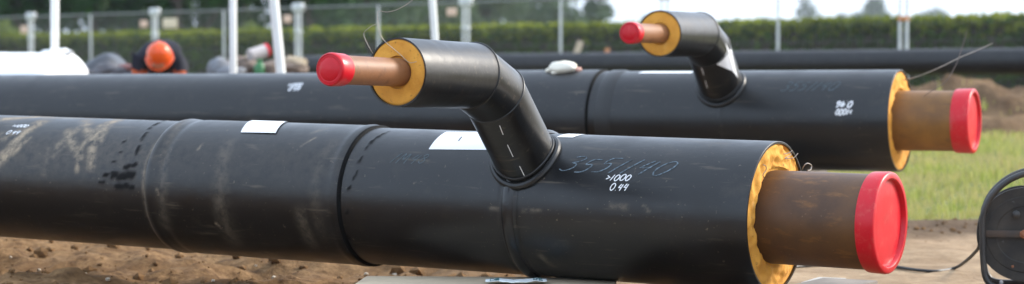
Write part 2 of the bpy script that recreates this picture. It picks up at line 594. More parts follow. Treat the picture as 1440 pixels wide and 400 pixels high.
class PipeFrame:
    def __init__(s, name, right_px, right_py, Y, alpha, left_py):
        p = at(right_px, right_py, Y)
        d = Vector((-math.cos(alpha), math.sin(alpha), 0))
        # where the axis crosses the left picture edge
        k = (0 - 720) / F
        q = FW.y
        t = (k * p.y - p.x) / (d.x - k * d.y)
        y2 = p.y + d.y * t
        z2 = at(0, left_py, y2).z
        slope = (z2 - p.z) / t
        s.xhat = Vector((math.cos(alpha), -math.sin(alpha), -slope)).normalized()
        s.yhat = Vector((math.sin(alpha), math.cos(alpha), 0)).normalized()
        s.zhat = s.xhat.cross(s.yhat)
        M3 = Matrix((s.xhat, s.yhat, s.zhat)).transposed()
        s.root = empty(name)
        org = p - s.zhat * R
        s.M = Matrix.Translation(org) @ M3.to_4x4()
        s.root.location = org
        s.root.rotation_euler = M3.to_euler()
        s.inv = s.M.inverted()
        s.t_left = t

    def hit(s, px, py):
        """picture point -> (x, phi) on the casing"""
        o = s.inv @ CAMP
        d = s.inv.to_3x3() @ ray(px, py)
        oy, oz = o.y, o.z - R
        A = d.y ** 2 + d.z ** 2; B = 2 * (oy * d.y + oz * d.z); C_ = oy ** 2 + oz ** 2 - R * R
        D = B * B - 4 * A * C_
        t = (-B - math.sqrt(max(D, 0))) / (2 * A)
        q = o + d * t
        return q.x, math.atan2(-q.y, q.z - R)

    def axis_at(s, px):
        """local x of the axis point seen at picture column px"""
        p0 = s.M @ Vector((0, 0, R)); k = (px - 720) / F
        o = p0 - CAMP; d = s.xhat
        return (k * o.dot(FW) - o.x) / (d.x - k * d.dot(FW))

    def surf(s, x, phi, off=0.0):
        r = R + off
        return Vector((x, -r * math.sin(phi), R + r * math.cos(phi)))


GLYPH = {
    '0': (0.62, [[(.30, 1), (.10, .72), (.03, .32), (.16, .02), (.36, .04), (.56, .38), (.58, .78), (.42, .98), (.28, .96)]]),
    '1': (0.34, [[(.05, .78), (.22, 1), (.10, 0)]]),
    '/1': (0.34, [[(.30, 1), (.02, 0)]]),
    '3': (0.56, [[(.08, .92), (.30, 1), (.50, .86), (.40, .62), (.20, .54), (.42, .44), (.44, .18), (.22, .0), (.0, .1)]]),
    '4': (0.60, [[(.34, 1), (.06, .46), (.52, .50)], [(.56, .96), (.32, 0)]]),
    '5': (0.56, [[(.56, 1), (.20, .96), (.12, .58), (.38, .60), (.44, .34), (.28, .06), (.0, .02)]]),
    '6': (0.56, [[(.44, 1), (.14, .62), (.04, .24), (.20, 0), (.42, .14), (.38, .42), (.10, .36)]]),
    '8': (0.56, [[(.44, .86), (.26, 1), (.10, .82), (.26, .58), (.44, .32), (.28, .02), (.06, .18), (.16, .48), (.40, .68), (.44, .86)]]),
    '>': (0.52, [[(.02, .86), (.46, .56), (.02, .22)]]),
    '.': (0.20, [[(.06, .06), (.12, .0)]]),
    'M': (0.80, [[(.02, 0), (.20, 1), (.34, .34), (.60, 1), (.64, 0)]]),
    ' ': (0.3, []),
}


def text_strokes(txt, h, slant=0.12, seed=0):
    rnd = random.Random(seed)
    x = 0; out = []
    toks = []
    i = 0
    while i < len(txt):
        if txt[i] == '/': toks.append('/1'); i += 2
        else: toks.append(txt[i]); i += 1
    for t in toks:
        w, strokes = GLYPH[t]
        dy = rnd.uniform(-.04, .04); sc = rnd.uniform(.92, 1.06)
        for s in strokes:
            pts = [Vector((x + (p[0] + slant * p[1]) * sc, p[1] * sc + dy, 0)) for p in s]
            if len(pts) > 3: pts = smooth_path(pts, 5)
            out.append([(p.x * h, p.y * h) for p in pts])
        x += w + 0.12
    return out, x * h


def write_on(frame, parent, txt, px, py, h, width, mat, name='handwriting', rot=0.0, slant=0.12, seed=0, off=0.0014, xs_=1.0):
    """handwriting wrapped round the casing, its lower left corner at a spot on the surface"""
    x0, ph0 = frame.hit(px, py)
    strokes, W = text_strokes(txt, h, slant, seed)
    mb = MB()
    cr, sr = math.cos(rot), math.sin(rot)
    rnd = random.Random(seed + 5)
    for st in strokes:
        P = []
        for a, b_ in zip(st[:-1], st[1:]):
            n = max(1, int(math.hypot(b_[0] - a[0], b_[1] - a[1]) / (h * 0.12)))
            for k in range(n):
                P.append((a[0] + (b_[0] - a[0]) * k / n, a[1] + (b_[1] - a[1]) * k / n))
        P.append(st[-1])
        V = []; Fc = []
        for i, p in enumerate(P):
            a = P[max(0, i - 1)]; c_ = P[min(len(P) - 1, i + 1)]
            tx, ty = c_[0] - a[0], c_[1] - a[1]
            L = math.hypot(tx, ty) or 1
            wd = width * rnd.uniform(.75, 1.15) * (0.75 if i in (0, len(P) - 1) else 1) / 2
            for sg in (-1, 1):
                u = (p[0] - sg * ty / L * wd) * xs_; v = p[1] + sg * tx / L * wd
                uu, vv = u * cr - v * sr, u * sr + v * cr
                V.append(frame.surf(x0 + uu, ph0 - vv / R, off))
        for i in range(len(P) - 1):
            Fc.append((2 * i, 2 * i + 1, 2 * i + 3, 2 * i + 2))
        mb.add(V, Fc)
    return mb.build(name, mat, parent, smooth=False)


def sticker(frame, parent, corners, mat=None, name='sticker', off=0.0016, base=0):
    """corners: four picture points (bl, br, tr, tl) on the casing"""
    q = [frame.hit(*c_) for c_ in corners]
    V = []; Fc = []
    n = 10
    for j in range(n + 1):
        for i in range(n + 1):
            u, v = i / n, j / n
            x = (1 - v) * ((1 - u) * q[0][0] + u * q[1][0]) + v * ((1 - u) * q[3][0] + u * q[2][0])
            p = (1 - v) * ((1 - u) * q[0][1] + u * q[1][1]) + v * ((1 - u) * q[3][1] + u * q[2][1])
            V.append(frame.surf(x, p, off + base))
    for j in range(n):
        for i in range(n):
            Fc.append((j * (n + 1) + i, j * (n + 1) + i + 1, (j + 1) * (n + 1) + i + 1, (j + 1) * (n + 1) + i))
    return mesh_obj(name, V, Fc, mat or M_label, parent)


def foam_face(org, axis, r0, r1, parent, seed, amp=0.010, n=120):
    """rough end face of the insulation"""
    axis = Vector(axis).normalized()
    e1 = Vector((0, 0, 1)); e2 = axis.cross(e1)
    V = []; Fc = []
    K = 14
    for i in range(K + 1):
        f = i / K
        for k in range(n):
            a = 2 * PI * k / n
            rad = r0 + (r1 - r0) * f
            if i == 0: rad -= 0.004
            p = Vector(org) + (e1 * math.cos(a) + e2 * math.sin(a)) * rad
            nn = mnoise.noise(p * 16 + Vector((seed, 0, 0))) + 0.6 * mnoise.noise(p * 45 + Vector((seed, 5, 0)))
            d = amp * nn
            if i == K: d = -0.004
            if i <= 1: d -= 0.012
            V.append(p + axis * d)
    for i in range(K):
        for k in range(n):
            k2 = (k + 1) % n
            Fc.append((i * n + k, (i + 1) * n + k, (i + 1) * n + k2, i * n + k2))
    return mesh_obj('foam_insulation', V, Fc, M_foam, parent, angle=60)


def end_cap(org, axis, r, depth, parent, disc_recess, n=80, rim=0.016, wall=0.010):
    """push-on plastic cap: skirt, rounded rim, recessed disc"""
    mb = MB()
    ro = r + wall
    prof = [(-depth, r + 0.002), (-depth, ro - .001), (-depth + .004, ro), (-.012, ro + .002), (-.004, ro), (0, ro - .005),
            (0.0, ro - rim), (-.003, ro - rim - .003), (-disc_recess, ro - rim - .007), (-disc_recess - .001, ro - rim - .012)]
    mb.lathe(prof, org, axis, n)
    cap = mb.build('end_cap', M_red, parent, angle=40)
    m2 = MB()
    rr = ro - rim - .012
    pr = [(-disc_recess - .001, rr), (-disc_recess + .001, rr * .93), (-disc_recess + .0025, rr * .6), (-disc_recess + .004, rr * .3), (-disc_recess + .0045, 1e-4)]
    m2.lathe(pr, org, axis, n)
    m2.build('cap_disc', M_red, cap, angle=60)
    return cap


def carrier(org, axis, r, L0, L1, mat, parent, n=80):
    mb = MB()
    mb.lathe([(-L0, r), (L1, r), (L1, r - .008), (-L0, r - .008)], org, axis, n)
    return mb.build('steel_pipe', mat, parent)


def swept_mitre(pts, r, n=72, end_thick=0.007):
    """round tube with mitred corners; returns verts, faces, rings"""
    pts = [Vector(p) for p in pts]
    dirs = [(pts[i + 1] - pts[i]).normalized() for i in range(len(pts) - 1)]
    ex = Vector((1, 0, 0))
    d = dirs[0]
    e1 = ex; e2 = d.cross(e1).normalized()
    ring = [pts[0] + e1 * (r * math.cos(2 * PI * k / n)) + e2 * (r * math.sin(2 * PI * k / n)) for k in range(n)]
    rings = [ring]
    for i, dr in enumerate(dirs):
        if i < len(dirs) - 1:
            nrm = (dirs[i] + dirs[i + 1]).normalized()
        else:
            nrm = dirs[i]
        q = pts[i + 1]
        ring = [p + dr * ((q - p).dot(nrm) / dr.dot(nrm)) for p in ring]
        rings.append(ring)
    return rings, dirs


def make_branch(frame, xb, l1, lw, l2, parent, reach, seed, tilt):
    """sloping branch: riser at 45 degrees, mitred elbow, level outlet toward the open side"""
    d0 = Vector((0, -math.sin(R_(45)), math.cos(R_(45))))
    d1 = Vector((0, -math.cos(R_(22.5)), math.sin(R_(22.5))))
    d2 = Vector((0, -math.cos(R_(tilt)), math.sin(R_(tilt))))
    A = Vector((xb, 0, R))
    st = 0.15
    P = [A + d0 * st, A + d0 * l1, A + d0 * l1 + d1 * lw, A + d0 * l1 + d1 * lw + d2 * l2]
    rings, dirs = swept_mitre(P, RB)
    n = len(rings[0])
    V = [v for r_ in rings for v in r_]
    # casing end thickness
    end = P[-1]
    inner = [end + (v - end) * ((RB - .006) / RB) for v in rings[-1]]
    inner2 = [v - d2 * 0.05 for v in inner]
    V += inner + inner2
    Fc = []
    for i in range(len(rings) + 1):
        for k in range(n):
            k2 = (k + 1) % n
            Fc.append((i * n + k, i * n + k2, (i + 1) * n + k2, (i + 1) * n + k))
    br = mesh_obj('branch_casing', V, Fc, M_hdpe, parent, angle=12)
    for rg in (rings[1], rings[2]):
        MB().tube(rg, 0.0042, 8, closed=True).build('weld_bead', M_bead, br)
    # weld collar where the branch meets the main casing
    def isect(off_r, up):
        out = []
        for k in range(96):
            a = 2 * PI * k / 96
            e1 = Vector((1, 0, 0)); e2 = d0.cross(e1)
            q = A + (e1 * math.cos(a) + e2 * math.sin(a)) * (RB + off_r)
            oy, oz = q.y, q.z - R
            B = 2 * (oy * d0.y + oz * d0.z); C_ = oy * oy + oz * oz - (R + up) ** 2
            t = (-B + math.sqrt(B * B - 4 * C_)) / 2
            out.append(q + d0 * t)
        return out
    MB().tube(isect(.010, .004), 0.016, 10, closed=True).build('weld_collar', M_bead, br)
    MB().tube(isect(.001, .030), 0.0055, 8, closed=True).build('weld_bead', M_bead, br)
    foam_face(end - d2 * .004, d2, RBS, RB - .006, br, seed, 0.002, 72)
    carrier(end, d2, RBS, 0.05, reach, M_rust_branch, br, 48)
    end_cap(end + d2 * (reach + .004), d2, RBS, 0.075, br, 0.0015, 48, rim=.003, wall=.0055)
    return br, A, d0, d1, d2, P


def riser_point(frame, A, d0, px, py, rr):
    """picture point -> local point on the riser surface, plus riser coordinates"""
    o = frame.inv @ CAMP - A
    d = frame.inv.to_3x3() @ ray(px, py)
    op = o - d0 * o.dot(d0); dp = d - d0 * d.dot(d0)
    a = dp.dot(dp); b_ = 2 * op.dot(dp); c_ = op.dot(op) - rr * rr
    D = max(b_ * b_ - 4 * a * c_, 0)
    t = (-b_ - math.sqrt(D)) / (2 * a)
    return A + o + d * t


def riser_patch(frame, A, d0, corners, mat, name, parent, off=0.0015):
    V = []; n = 6
    for j in range(n + 1):
        for i in range(n + 1):
            u, v = i / n, j / n
            px = (1 - v) * ((1 - u) * corners[0][0] + u * corners[1][0]) + v * ((1 - u) * corners[3][0] + u * corners[2][0])
            py = (1 - v) * ((1 - u) * corners[0][1] + u * corners[1][1]) + v * ((1 - u) * corners[3][1] + u * corners[2][1])
            V.append(riser_point(frame, A, d0, px, py, RB + off))
    Fc = [(j * (n + 1) + i, j * (n + 1) + i + 1, (j + 1) * (n + 1) + i + 1, (j + 1) * (n + 1) + i) for j in range(n) for i in range(n)]
    return mesh_obj(name, V, Fc, mat, parent)


def casing(frame, mat, rings, xmin, parent, fine=None, segs=128, dust=None, tar=None):
    """outer jacket; rings = [(x, height, halfwidth)] raised weld rings"""
    xsl = []
    x = 0.0
    while x > xmin:
        xsl.append(x)
        x -= fine if fine and x > -5.2 else 0.12
    for (rx, h, w) in rings:
        for k in range(-8, 9):
            xsl.append(rx + w * 1.6 * k / 8)
    xsl = sorted(set(round(v, 5) for v in xsl), reverse=True)
    prof = []
    for x in xsl:
        r = R
        for (rx, h, w) in rings:
            r += h * math.exp(-((x - rx) / w * 1.6) ** 2)
        prof.append((x, r))
    n = segs
    V = []; Fc = []; D = []; T = []
    full = [(0.0, R - 0.009), (-0.0, R - 0.002)] + [(min(x, -0.002), r) for x, r in prof] + [(xmin, R - 0.009)]
    full = [(-0.06, R - 0.009)] + full
    for x, r in full:
        for k in range(n):
            a = 2 * PI * k / n
            V.append(Vector((x, -r * math.sin(a), R + r * math.cos(a))))
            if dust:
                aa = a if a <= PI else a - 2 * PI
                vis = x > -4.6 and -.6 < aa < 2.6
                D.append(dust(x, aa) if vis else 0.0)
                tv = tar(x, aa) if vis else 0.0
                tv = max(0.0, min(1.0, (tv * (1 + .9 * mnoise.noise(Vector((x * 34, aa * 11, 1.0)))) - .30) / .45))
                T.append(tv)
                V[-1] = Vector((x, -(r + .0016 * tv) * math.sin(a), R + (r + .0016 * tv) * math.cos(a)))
    for i in range(len(full) - 1):
        for k in range(n):
            k2 = (k + 1) % n
            Fc.append((i * n + k, i * n + k2, (i + 1) * n + k2, (i + 1) * n + k))
    o = mesh_obj('casing', V, Fc, mat, parent, angle=40)
    if dust:
        at_ = o.data.attributes.new('dust', 'FLOAT', 'POINT')
        at_.data.foreach_set('value', D)
        at_ = o.data.attributes.new('tar', 'FLOAT', 'POINT')
        at_.data.foreach_set('value', T)
    return o


def sleeve(x_l, x_r, parent, wave=None, h=0.0095, mat=M_sleeve, dust=None):
    prof = []
    N = 170 if dust else 60
    prof.append((x_r, R - .002)); prof.append((x_r - .001, R + h * 0.75)); prof.append((x_r - .006, R + h * 1.15))
    for k in range(1, N):
        x = x_r - .012 + (x_l + .012 - (x_r - .012)) * k / N
        r = R + h
        for (wx, wh, ww) in (wave or []):
            r += wh * math.exp(-((x - wx) / ww) ** 2)
        prof.append((x, r))
    prof += [(x_l + .006, R + h * .9), (x_l, R + .0005)]
    o = MB().lathe(prof, (0, 0, R), (1, 0, 0), 176 if dust else 128).build('joint_sleeve', mat, parent, angle=50)
    MB().lathe([(x_r - .004, R + .001), (x_r - .003, R + h * 1.05), (x_r + .002, R + h * 1.15), (x_r + .007, R + h * .8), (x_r + .013, R - .001)], (0, 0, R), (1, 0, 0), 128).build('glint_cover_bead', M_glint_cover, o, angle=70)  # black bead added to hide the sun glint on the sleeve's end step
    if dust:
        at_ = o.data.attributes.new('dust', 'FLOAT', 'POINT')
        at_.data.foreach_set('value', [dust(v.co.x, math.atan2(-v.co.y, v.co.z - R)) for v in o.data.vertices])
    return o


# ---- front pipe
fp = PipeFrame('insulated_pipe', 1093, 305.5, 8.0, R_(30.2), 247.5)
tag(fp.root, 'big black insulated pipe in the foreground, its rusty end closed by the largest red cap', 'pipe', 'black insulated pipes with a sloping branch')


def mk_strokes(frame, strokes):
    Q = []
    for pts, w, s in strokes:
        hp = [frame.hit(*p) for p in pts]
        qq = [(x, ph * R) for x, ph in hp]
        Q.append((qq, w, s, min(p_[0] for p_ in qq) - 2 * w, max(p_[0] for p_ in qq) + 2 * w, min(p_[1] for p_ in qq) - 2 * w, max(p_[1] for p_ in qq) + 2 * w))
    def f(x, a):
        u, v = x, a * R
        best = 0.0
        for pts, w, s, xa_, xb_, ya_, yb_ in Q:
            if u < xa_ or u > xb_ or v < ya_ or v > yb_: continue
            for (a0, b0), (a1, b1) in zip(pts[:-1], pts[1:]):
                dx, dy = a1 - a0, b1 - b0
                L2 = dx * dx + dy * dy or 1e-9
                t = max(0, min(1, ((u - a0) * dx + (v - b0) * dy) / L2))
                dd = math.hypot(u - a0 - t * dx, v - b0 - t * dy)
                if dd < w * 2:
                    val = s * math.exp(-(dd / w) ** 2)
                    if val > best: best = val
        return best
    return f


dust_sheen_f = mk_strokes(fp, [
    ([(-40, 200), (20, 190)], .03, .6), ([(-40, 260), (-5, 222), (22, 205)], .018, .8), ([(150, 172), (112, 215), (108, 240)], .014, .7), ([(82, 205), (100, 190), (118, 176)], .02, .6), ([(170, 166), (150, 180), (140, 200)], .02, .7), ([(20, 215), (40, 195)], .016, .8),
    ([(-60, 212), (195, 218)], .13, .11), ([(225, 218), (470, 232)], .13, .05), ([(262, 172), (236, 215), (230, 262), (236, 318)], .03, .16), ([(470, 205), (452, 225), (444, 270), (456, 330)], .035, .10),  # broad strokes paint a soft sheen and the sleeve-end highlight into the colour
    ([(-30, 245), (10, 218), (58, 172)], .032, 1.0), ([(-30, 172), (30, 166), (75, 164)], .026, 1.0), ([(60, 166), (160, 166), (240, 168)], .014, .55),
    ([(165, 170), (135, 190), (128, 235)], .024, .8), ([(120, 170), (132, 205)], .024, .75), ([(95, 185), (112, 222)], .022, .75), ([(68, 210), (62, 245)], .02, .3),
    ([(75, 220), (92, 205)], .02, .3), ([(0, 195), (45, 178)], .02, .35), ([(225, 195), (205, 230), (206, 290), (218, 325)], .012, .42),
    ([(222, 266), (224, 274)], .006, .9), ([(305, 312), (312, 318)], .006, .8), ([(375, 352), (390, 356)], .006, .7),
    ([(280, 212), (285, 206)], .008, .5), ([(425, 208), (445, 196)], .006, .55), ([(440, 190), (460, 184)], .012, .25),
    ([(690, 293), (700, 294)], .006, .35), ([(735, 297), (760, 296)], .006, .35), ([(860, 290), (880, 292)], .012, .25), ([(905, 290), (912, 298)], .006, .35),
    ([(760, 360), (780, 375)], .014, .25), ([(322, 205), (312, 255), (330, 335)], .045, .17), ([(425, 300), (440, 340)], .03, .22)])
TAR = []
rt = random.Random(21)
for (pts_, w_) in [([(140, 257), (147, 256)], .010), ([(146, 247), (160, 243)], .011), ([(160, 248), (186, 246)], .028), ([(176, 236), (190, 231)], .016), ([(158, 227), (162, 228)], .009),
                   ([(165, 262), (186, 262)], .020), ([(168, 214), (172, 214)], .007), ([(172, 200), (176, 199)], .010), ([(192, 216), (196, 206)], .014), ([(199, 197), (206, 187)], .011), ([(210, 181), (224, 173)], .012), ([(228, 171), (236, 169)], .008),
                   ([(487, 300), (490, 296)], .010), ([(490, 266), (493, 262)], .009), ([(498, 251), (502, 243)], .010), ([(505, 229), (509, 221)], .010), ([(515, 209), (525, 198)], .011), ([(530, 194), (548, 185)], .010), ([(489, 332), (491, 336)], .008)]:
    TAR.append((pts_, w_ * .85, 1.0))
tar_f = mk_strokes(fp, TAR)
w_x = fp.hit(716, 330)[0]
cs = casing(fp, M_front, [(w_x, 0.015, 0.026), (w_x + .036, -0.004, 0.018), (w_x - .034, -.003, .016)], -9.0, fp.root, fine=0.010, segs=192, dust=dust_sheen_f, tar=tar_f)
xl = fp.hit(203, 270)[0]; xr = fp.hit(476, 275)[0]; xm = fp.hit(318, 275)[0]
SL = sleeve(xl, xr, fp.root, mat=M_front, dust=dust_sheen_f, wave=[(xm, .0015, .06), (xl + .03, .003, .015), (xl + .09, -.003, .02), (xr - .03, .004, .02)])
MB().lathe([(w_x - .024, R + .004), (w_x - .016, R + .010), (w_x - .004, R + .0155), (w_x + .010, R + .0155), (w_x + .020, R + .009), (w_x + .026, R + .002)], (0, 0, R), (1, 0, 0), 144).build('weld_ring', M_ring, fp.root)
foam_face((-0.006, 0, R), (1, 0, 0), RS, R - .009, fp.root, 3.0, 0.017)
foam_face((-8.99, 0, R), (-1, 0, 0), RS, R - .009, fp.root, 9.0, 0.008)
REACH = 0.45
carrier((0, 0, R), (1, 0, 0), RS, 9.3, REACH, M_rust_front, fp.root, 112)
end_cap((REACH + .004, 0, R), (1, 0, 0), RS, 0.070, fp.root, 0.016, 112, rim=.022)
MB().lathe([(-9.3, RS + .01), (-9.31, RS), (-9.31, 1e-4)], (0, 0, R), (1, 0, 0), 64).build('end_cap', M_red, fp.root)
xb = fp.axis_at(773)
br, A, d0, d1, d2, P = make_branch(fp, xb, 0.64, 0.19, 0.51, fp.root, 0.415, 5.0, 1.4)
for a, b_ in [((702, 177), (707, 190)), ((713, 204), (721, 221)), ((730, 234), (738, 250))]:
    riser_patch(fp, A, d0, [(a[0], a[1]), (a[0] + 1.1, a[1] - .3), (b_[0] + 1.1, b_[1] - .3), (b_[0], b_[1])], M_paint, 'printed_dash', br)
# monitoring wires at the branch outlet (local frame: outlet axis is -y)
E = P[-1]
def bl(px, py, back):
    """picture point at the outlet's depth, moved 'back' metres behind the end face"""
    o = fp.inv @ CAMP; d = fp.inv.to_3x3() @ ray(px, py)
    t = (E.y + back - o.y) / d.y
    return o + d * t
MB().tube(smooth_path([bl(586, 87, -.004), bl(575, 88, -.02), bl(562, 76, -.03), bl(540, 57, -.04), bl(533, 42, -.05), bl(531, 22, -.05), bl(533, 16, -.05), bl(545, 17, -.05), bl(560, 13, -.06), bl(578, 2, -.06), bl(588, -10, -.07)], 8), 0.0011, 6).build('sensor_wire', M_wire, br)
MB().tube(smooth_path([bl(525, 76, .004), bl(521, 70, -.02), bl(513, 54, -.03), bl(512, 46, -.03), bl(517, 41, -.035), bl(524, 36, -.04), bl(530, 34, -.04)], 8), 0.0010, 6).build('sensor_wire', M_wire, br)
# small loop of wire on the big end face
def fl(px, py, x):
    o = fp.inv @ CAMP; d = fp.inv.to_3x3() @ ray(px, py)
    return o + d * ((x - o.x) / d.x)
MB().tube(smooth_path([fl(1128, 239, .0), fl(1131, 233, .02), fl(1136, 230, .03), fl(1141, 233, .03), fl(1140, 239, .03), fl(1136, 240, .03)], 8), 0.0022, 6).build('sensor_wire', M_wire, fp.root)
MB().tube(smooth_path([fl(1102, 217, .008), fl(1110, 215, .012), fl(1114, 212, .012), fl(1112, 218, .01), fl(1104, 223, .008), fl(1116, 222, .012), fl(1122, 216, .01)], 8), 0.0016, 6).build('sensor_wire', M_wire_dark, fp.root)
MB().tube(smooth_path([fl(1073, 232, .008), fl(1077, 234, .012), fl(1077, 240, .012), fl(1073, 246, .01), fl(1075, 252, .008)], 8), 0.0016, 6).build('sensor_wire', M_wire_dark, fp.root)
# writing and stickers
write_on(fp, fp.root, '355/1/140', 784, 241, 0.070, 0.0046, M_chalk, 'chalk_number', 0.0, 0.50, 2, xs_=1.55)
write_on(fp, fp.root, '>/1000', 851, 254, 0.026, 0.0041, M_paint, 'painted_number', 0.02, 0.25, 4, xs_=1.25)
write_on(fp, fp.root, '0.44', 857, 268, 0.027, 0.0041, M_paint, 'painted_number', 0.02, 0.2, 6, xs_=1.15)
write_on(fp, fp.root, '/1M48', 548, 229, 0.048, 0.004, M_chalk_faint, 'chalk_number', 0.0, 0.35, 8, xs_=1.3)
write_on(fp, fp.root, '>/1000', 16, 179, 0.022, 0.0041, M_paint, 'painted_number', 0.0, 0.25, 4, xs_=1.3)
write_on(fp, fp.root, '0.44', 8, 189, 0.024, 0.0041, M_paint, 'painted_number', 0.0, 0.2, 6, xs_=1.3)
sticker(fp, SL, [(340, 190), (389, 191), (405, 175.5), (356, 174)], base=.0125)
LB = sticker(fp, fp.root, [(603, 210.5), (694, 211.5), (700, 187), (628, 186)])
sticker(fp, LB, [(644, 199), (646, 199), (651, 193), (649, 193)], M_ink, 'ink_mark', base=.001)
sticker(fp, fp.root, [(783, 193.5), (806, 194), (826, 189.2), (800, 188.9)])

# ---- second pipe
RSB = 0.170
bp = PipeFrame('insulated_pipe', 1267, 170, 11.9, R_(25), 164)
tag(bp.root, 'black insulated pipe lying behind the foreground one, with orange rusty end and smaller red cap', 'pipe', 'black insulated pipes with a sloping branch')
casing(bp, M_hdpe, [(bp.hit(1012, 165)[0], .005, .02)], -11.0, bp.root, segs=112)
xr2 = bp.hit(826, 140)[0]; xl2 = xr2 - 0.62
sleeve(xl2, xr2, bp.root, h=.010, mat=M_sleeve)
MB().lathe([(0, R + .001), (.01, R + .007), (.08, R + .008), (.10, R + .001)], (bp.hit(838, 140)[0], 0, R), (1, 0, 0), 112).build('shrink_band', M_bead, bp.root)
foam_face((-0.006, 0, R), (1, 0, 0), RSB, R - .009, bp.root, 13.0, 0.010)
foam_face((-10.99, 0, R), (-1, 0, 0), RS, R - .009, bp.root, 19.0, 0.008)
carrier((0, 0, R), (1, 0, 0), RSB, 11.3, 0.415, M_rust_back, bp.root, 96)
end_cap((0.419, 0, R), (1, 0, 0), RSB, 0.10, bp.root, 0.016, 96, rim=.02)
MB().lathe([(-11.3, RS + .01), (-11.31, RS), (-11.31, 1e-4)], (0, 0, R), (1, 0, 0), 64).build('end_cap', M_red, bp.root)
xb2 = bp.axis_at(1030)
br2, A2, e0, e1_, e2_, P2 = make_branch(bp, xb2, 0.59, 0.19, 0.60, bp.root, 0.43, 15.0, -0.4)
for a, b_ in [((983, 86), (985, 92)), ((986, 96), (989, 106)), ((991, 114), (994, 124))]:
    riser_patch(bp, A2, e0, [(a[0], a[1]), (a[0] + 1.0, a[1] - .3), (b_[0] + 1.0, b_[1] - .3), (b_[0], b_[1])], M_paint, 'printed_dash', br2)
riser_patch(bp, A2, e0, [(1008, 91), (1032, 101), (1029, 70), (1020, 71)], M_label, 'sticker', br2)
riser_patch(bp, A2, e0, [(1030, 100), (1038, 110), (1030, 78), (1020, 60)], M_label, 'sticker', br2, off=.003)
write_on(bp, bp.root, '355/1/140', 1097, 128, 0.068, 0.006, M_chalk_faint, 'chalk_number', 0.0, 0.42, 3, xs_=1.1)
write_on(bp, bp.root, '0.46', 1200, 143, 0.034, 0.0085, M_paint, 'painted_number', PI, 0.2, 6, xs_=1.15)
write_on(bp, bp.root, '>/1000', 1199, 154, 0.032, 0.0085, M_paint, 'painted_number', PI, 0.25, 4, xs_=.9)
write_on(bp, bp.root, '>/1000', 404, 122, 0.030, 0.0075, M_paint, 'painted_number', 0, 0.2, 4, xs_=1.05)
write_on(bp, bp.root, '0.44', 405, 128, 0.030, 0.0075, M_paint, 'painted_number', 0, 0.2, 6, xs_=1.1)
sticker(bp, bp.root, [(897, 103.5), (972, 103.5), (977, 101), (905, 101)])
# two long wires springing from its end
def wr(*pts):
    return [bp.inv @ at(*p) for p in pts]
MB().tube(smooth_path(wr((1270, 113, 11.85), (1290, 108, 11.7), (1322, 95, 11.6), (1350, 81, 11.6), (1372, 72, 11.6), (1396, 61, 11.6)), 8), 0.0022, 6).build('sensor_wire', M_wire, bp.root)
MB().tube(smooth_path(wr((1278, 150, 11.85), (1310, 128, 11.7), (1330, 115, 11.6), (1344, 92, 11.6), (1352, 70, 11.6), (1360, 44, 11.6)), 8), 0.0018, 6).build('sensor_wire', M_wire_dark, bp.root)

# ---- third, thinner pipe lying on the soil mound
pa = at(428, 95, 26.0); pb = at(1440, 86.5, 22.3)
dv = (pb - pa).normalized(); L3 = (pb - pa).length + 3.0
r3 = 0.143
t3 = empty('plain_pipe', pa - Vector((0, 0, r3)))
tag(t3, 'long thin black pipe lying along the soil mound far behind the two branched pipes', 'pipe')
o3 = Vector((0, 0, r3))
MB().lathe([(0, r3 - .01), (0, r3), (L3, r3), (L3, r3 - .01)], o3, dv, 64).build('casing', M_far, t3)
foam_face(o3 + dv * .004, -dv, .055, r3 - .008, t3, 31, .004, 64)
foam_face(o3 + dv * (L3 - .004), dv, .055, r3 - .008, t3, 37, .004, 64)
MB().lathe([(-.12, 1e-4), (-.12, .057), (L3 + .12, .057), (L3 + .12, 1e-4)], o3, dv, 32).build('steel_pipe', M_rust_back, t3)

# ------------------------------------------------------------------ under the pipes
def plank(name, c, size, yaw, mat, label, group=None, cat='timber', bevel=.006, tilt=0):
    o = MB().box((0, 0, size[2] / 2), size, None, bevel).build(name, mat)
    o.location = c
    o.rotation_euler = (0, tilt, yaw)
    tag(o, label, cat, group)
    return o


fa = R_(-30.2)
def under(frame, px, py_mid):
    x, ph = frame.hit(px, py_mid)
    return frame.M @ Vector((x, 0, 0))


u1 = under(fp, 620, 290)
plank('support_board', (u1.x + .02, u1.y - .74, u1.z - .105), (1.02, 1.10, .10), R_(-4), M_timber, 'pale wide timber board lying under the middle of the foreground pipe', None, 'board')
u2 = under(fp, 1075, 320)
plank('support_block', (u2.x + .06, u2.y + .16, u2.z - .106), (.24, 1.0, .105), fa, M_timber_grey, 'grey squared timber block under the capped end of the foreground pipe', None, 'timber')
q = on_z(1158, 397, .05)
plank('concrete_slab', (q.x + .02, q.y + .12, ground_h(q.x, q.y) - .005), (.13, .26, .055), R_(-25), M_concrete, 'small pale concrete slab on the sand below the foreground red cap', None, 'slab')
u3 = under(fp, -420, 250)
plank('support_block', (u3.x, u3.y, u3.z - .16), (.24, 1.0, .155), fa, M_timber_grey, 'grey squared timber block under the far left of the foreground pipe', None, 'timber')
ba = R_(-25)
for i, px in enumerate((1090, 480, -150)):
    u = under(bp, px, 165)
    zt = u.z - .002
    where = ('beneath the rusty end', 'beneath the middle', 'beneath the far left')[i]
    plank('support_block', (u.x, u.y, zt - .16), (.18, 0.9, .158), ba, M_timber_grey, 'upper grey timber block ' + where + ' of the second pipe', 'timber blocks under the second pipe')
    g = ground_h(u.x, u.y) - .03
    hgt = zt - .163 - g
    for sgn, nm in ((-1, 'front'), (1, 'rear')):
        plank('support_block', (u.x + sgn * .3 * math.sin(-ba), u.y + sgn * .3 * math.cos(ba) * 1.0 , g), (0.8, .16, hgt), ba, M_timber_grey, nm + ' lower grey timber block ' + where + ' of the second pipe', 'timber blocks under the second pipe')

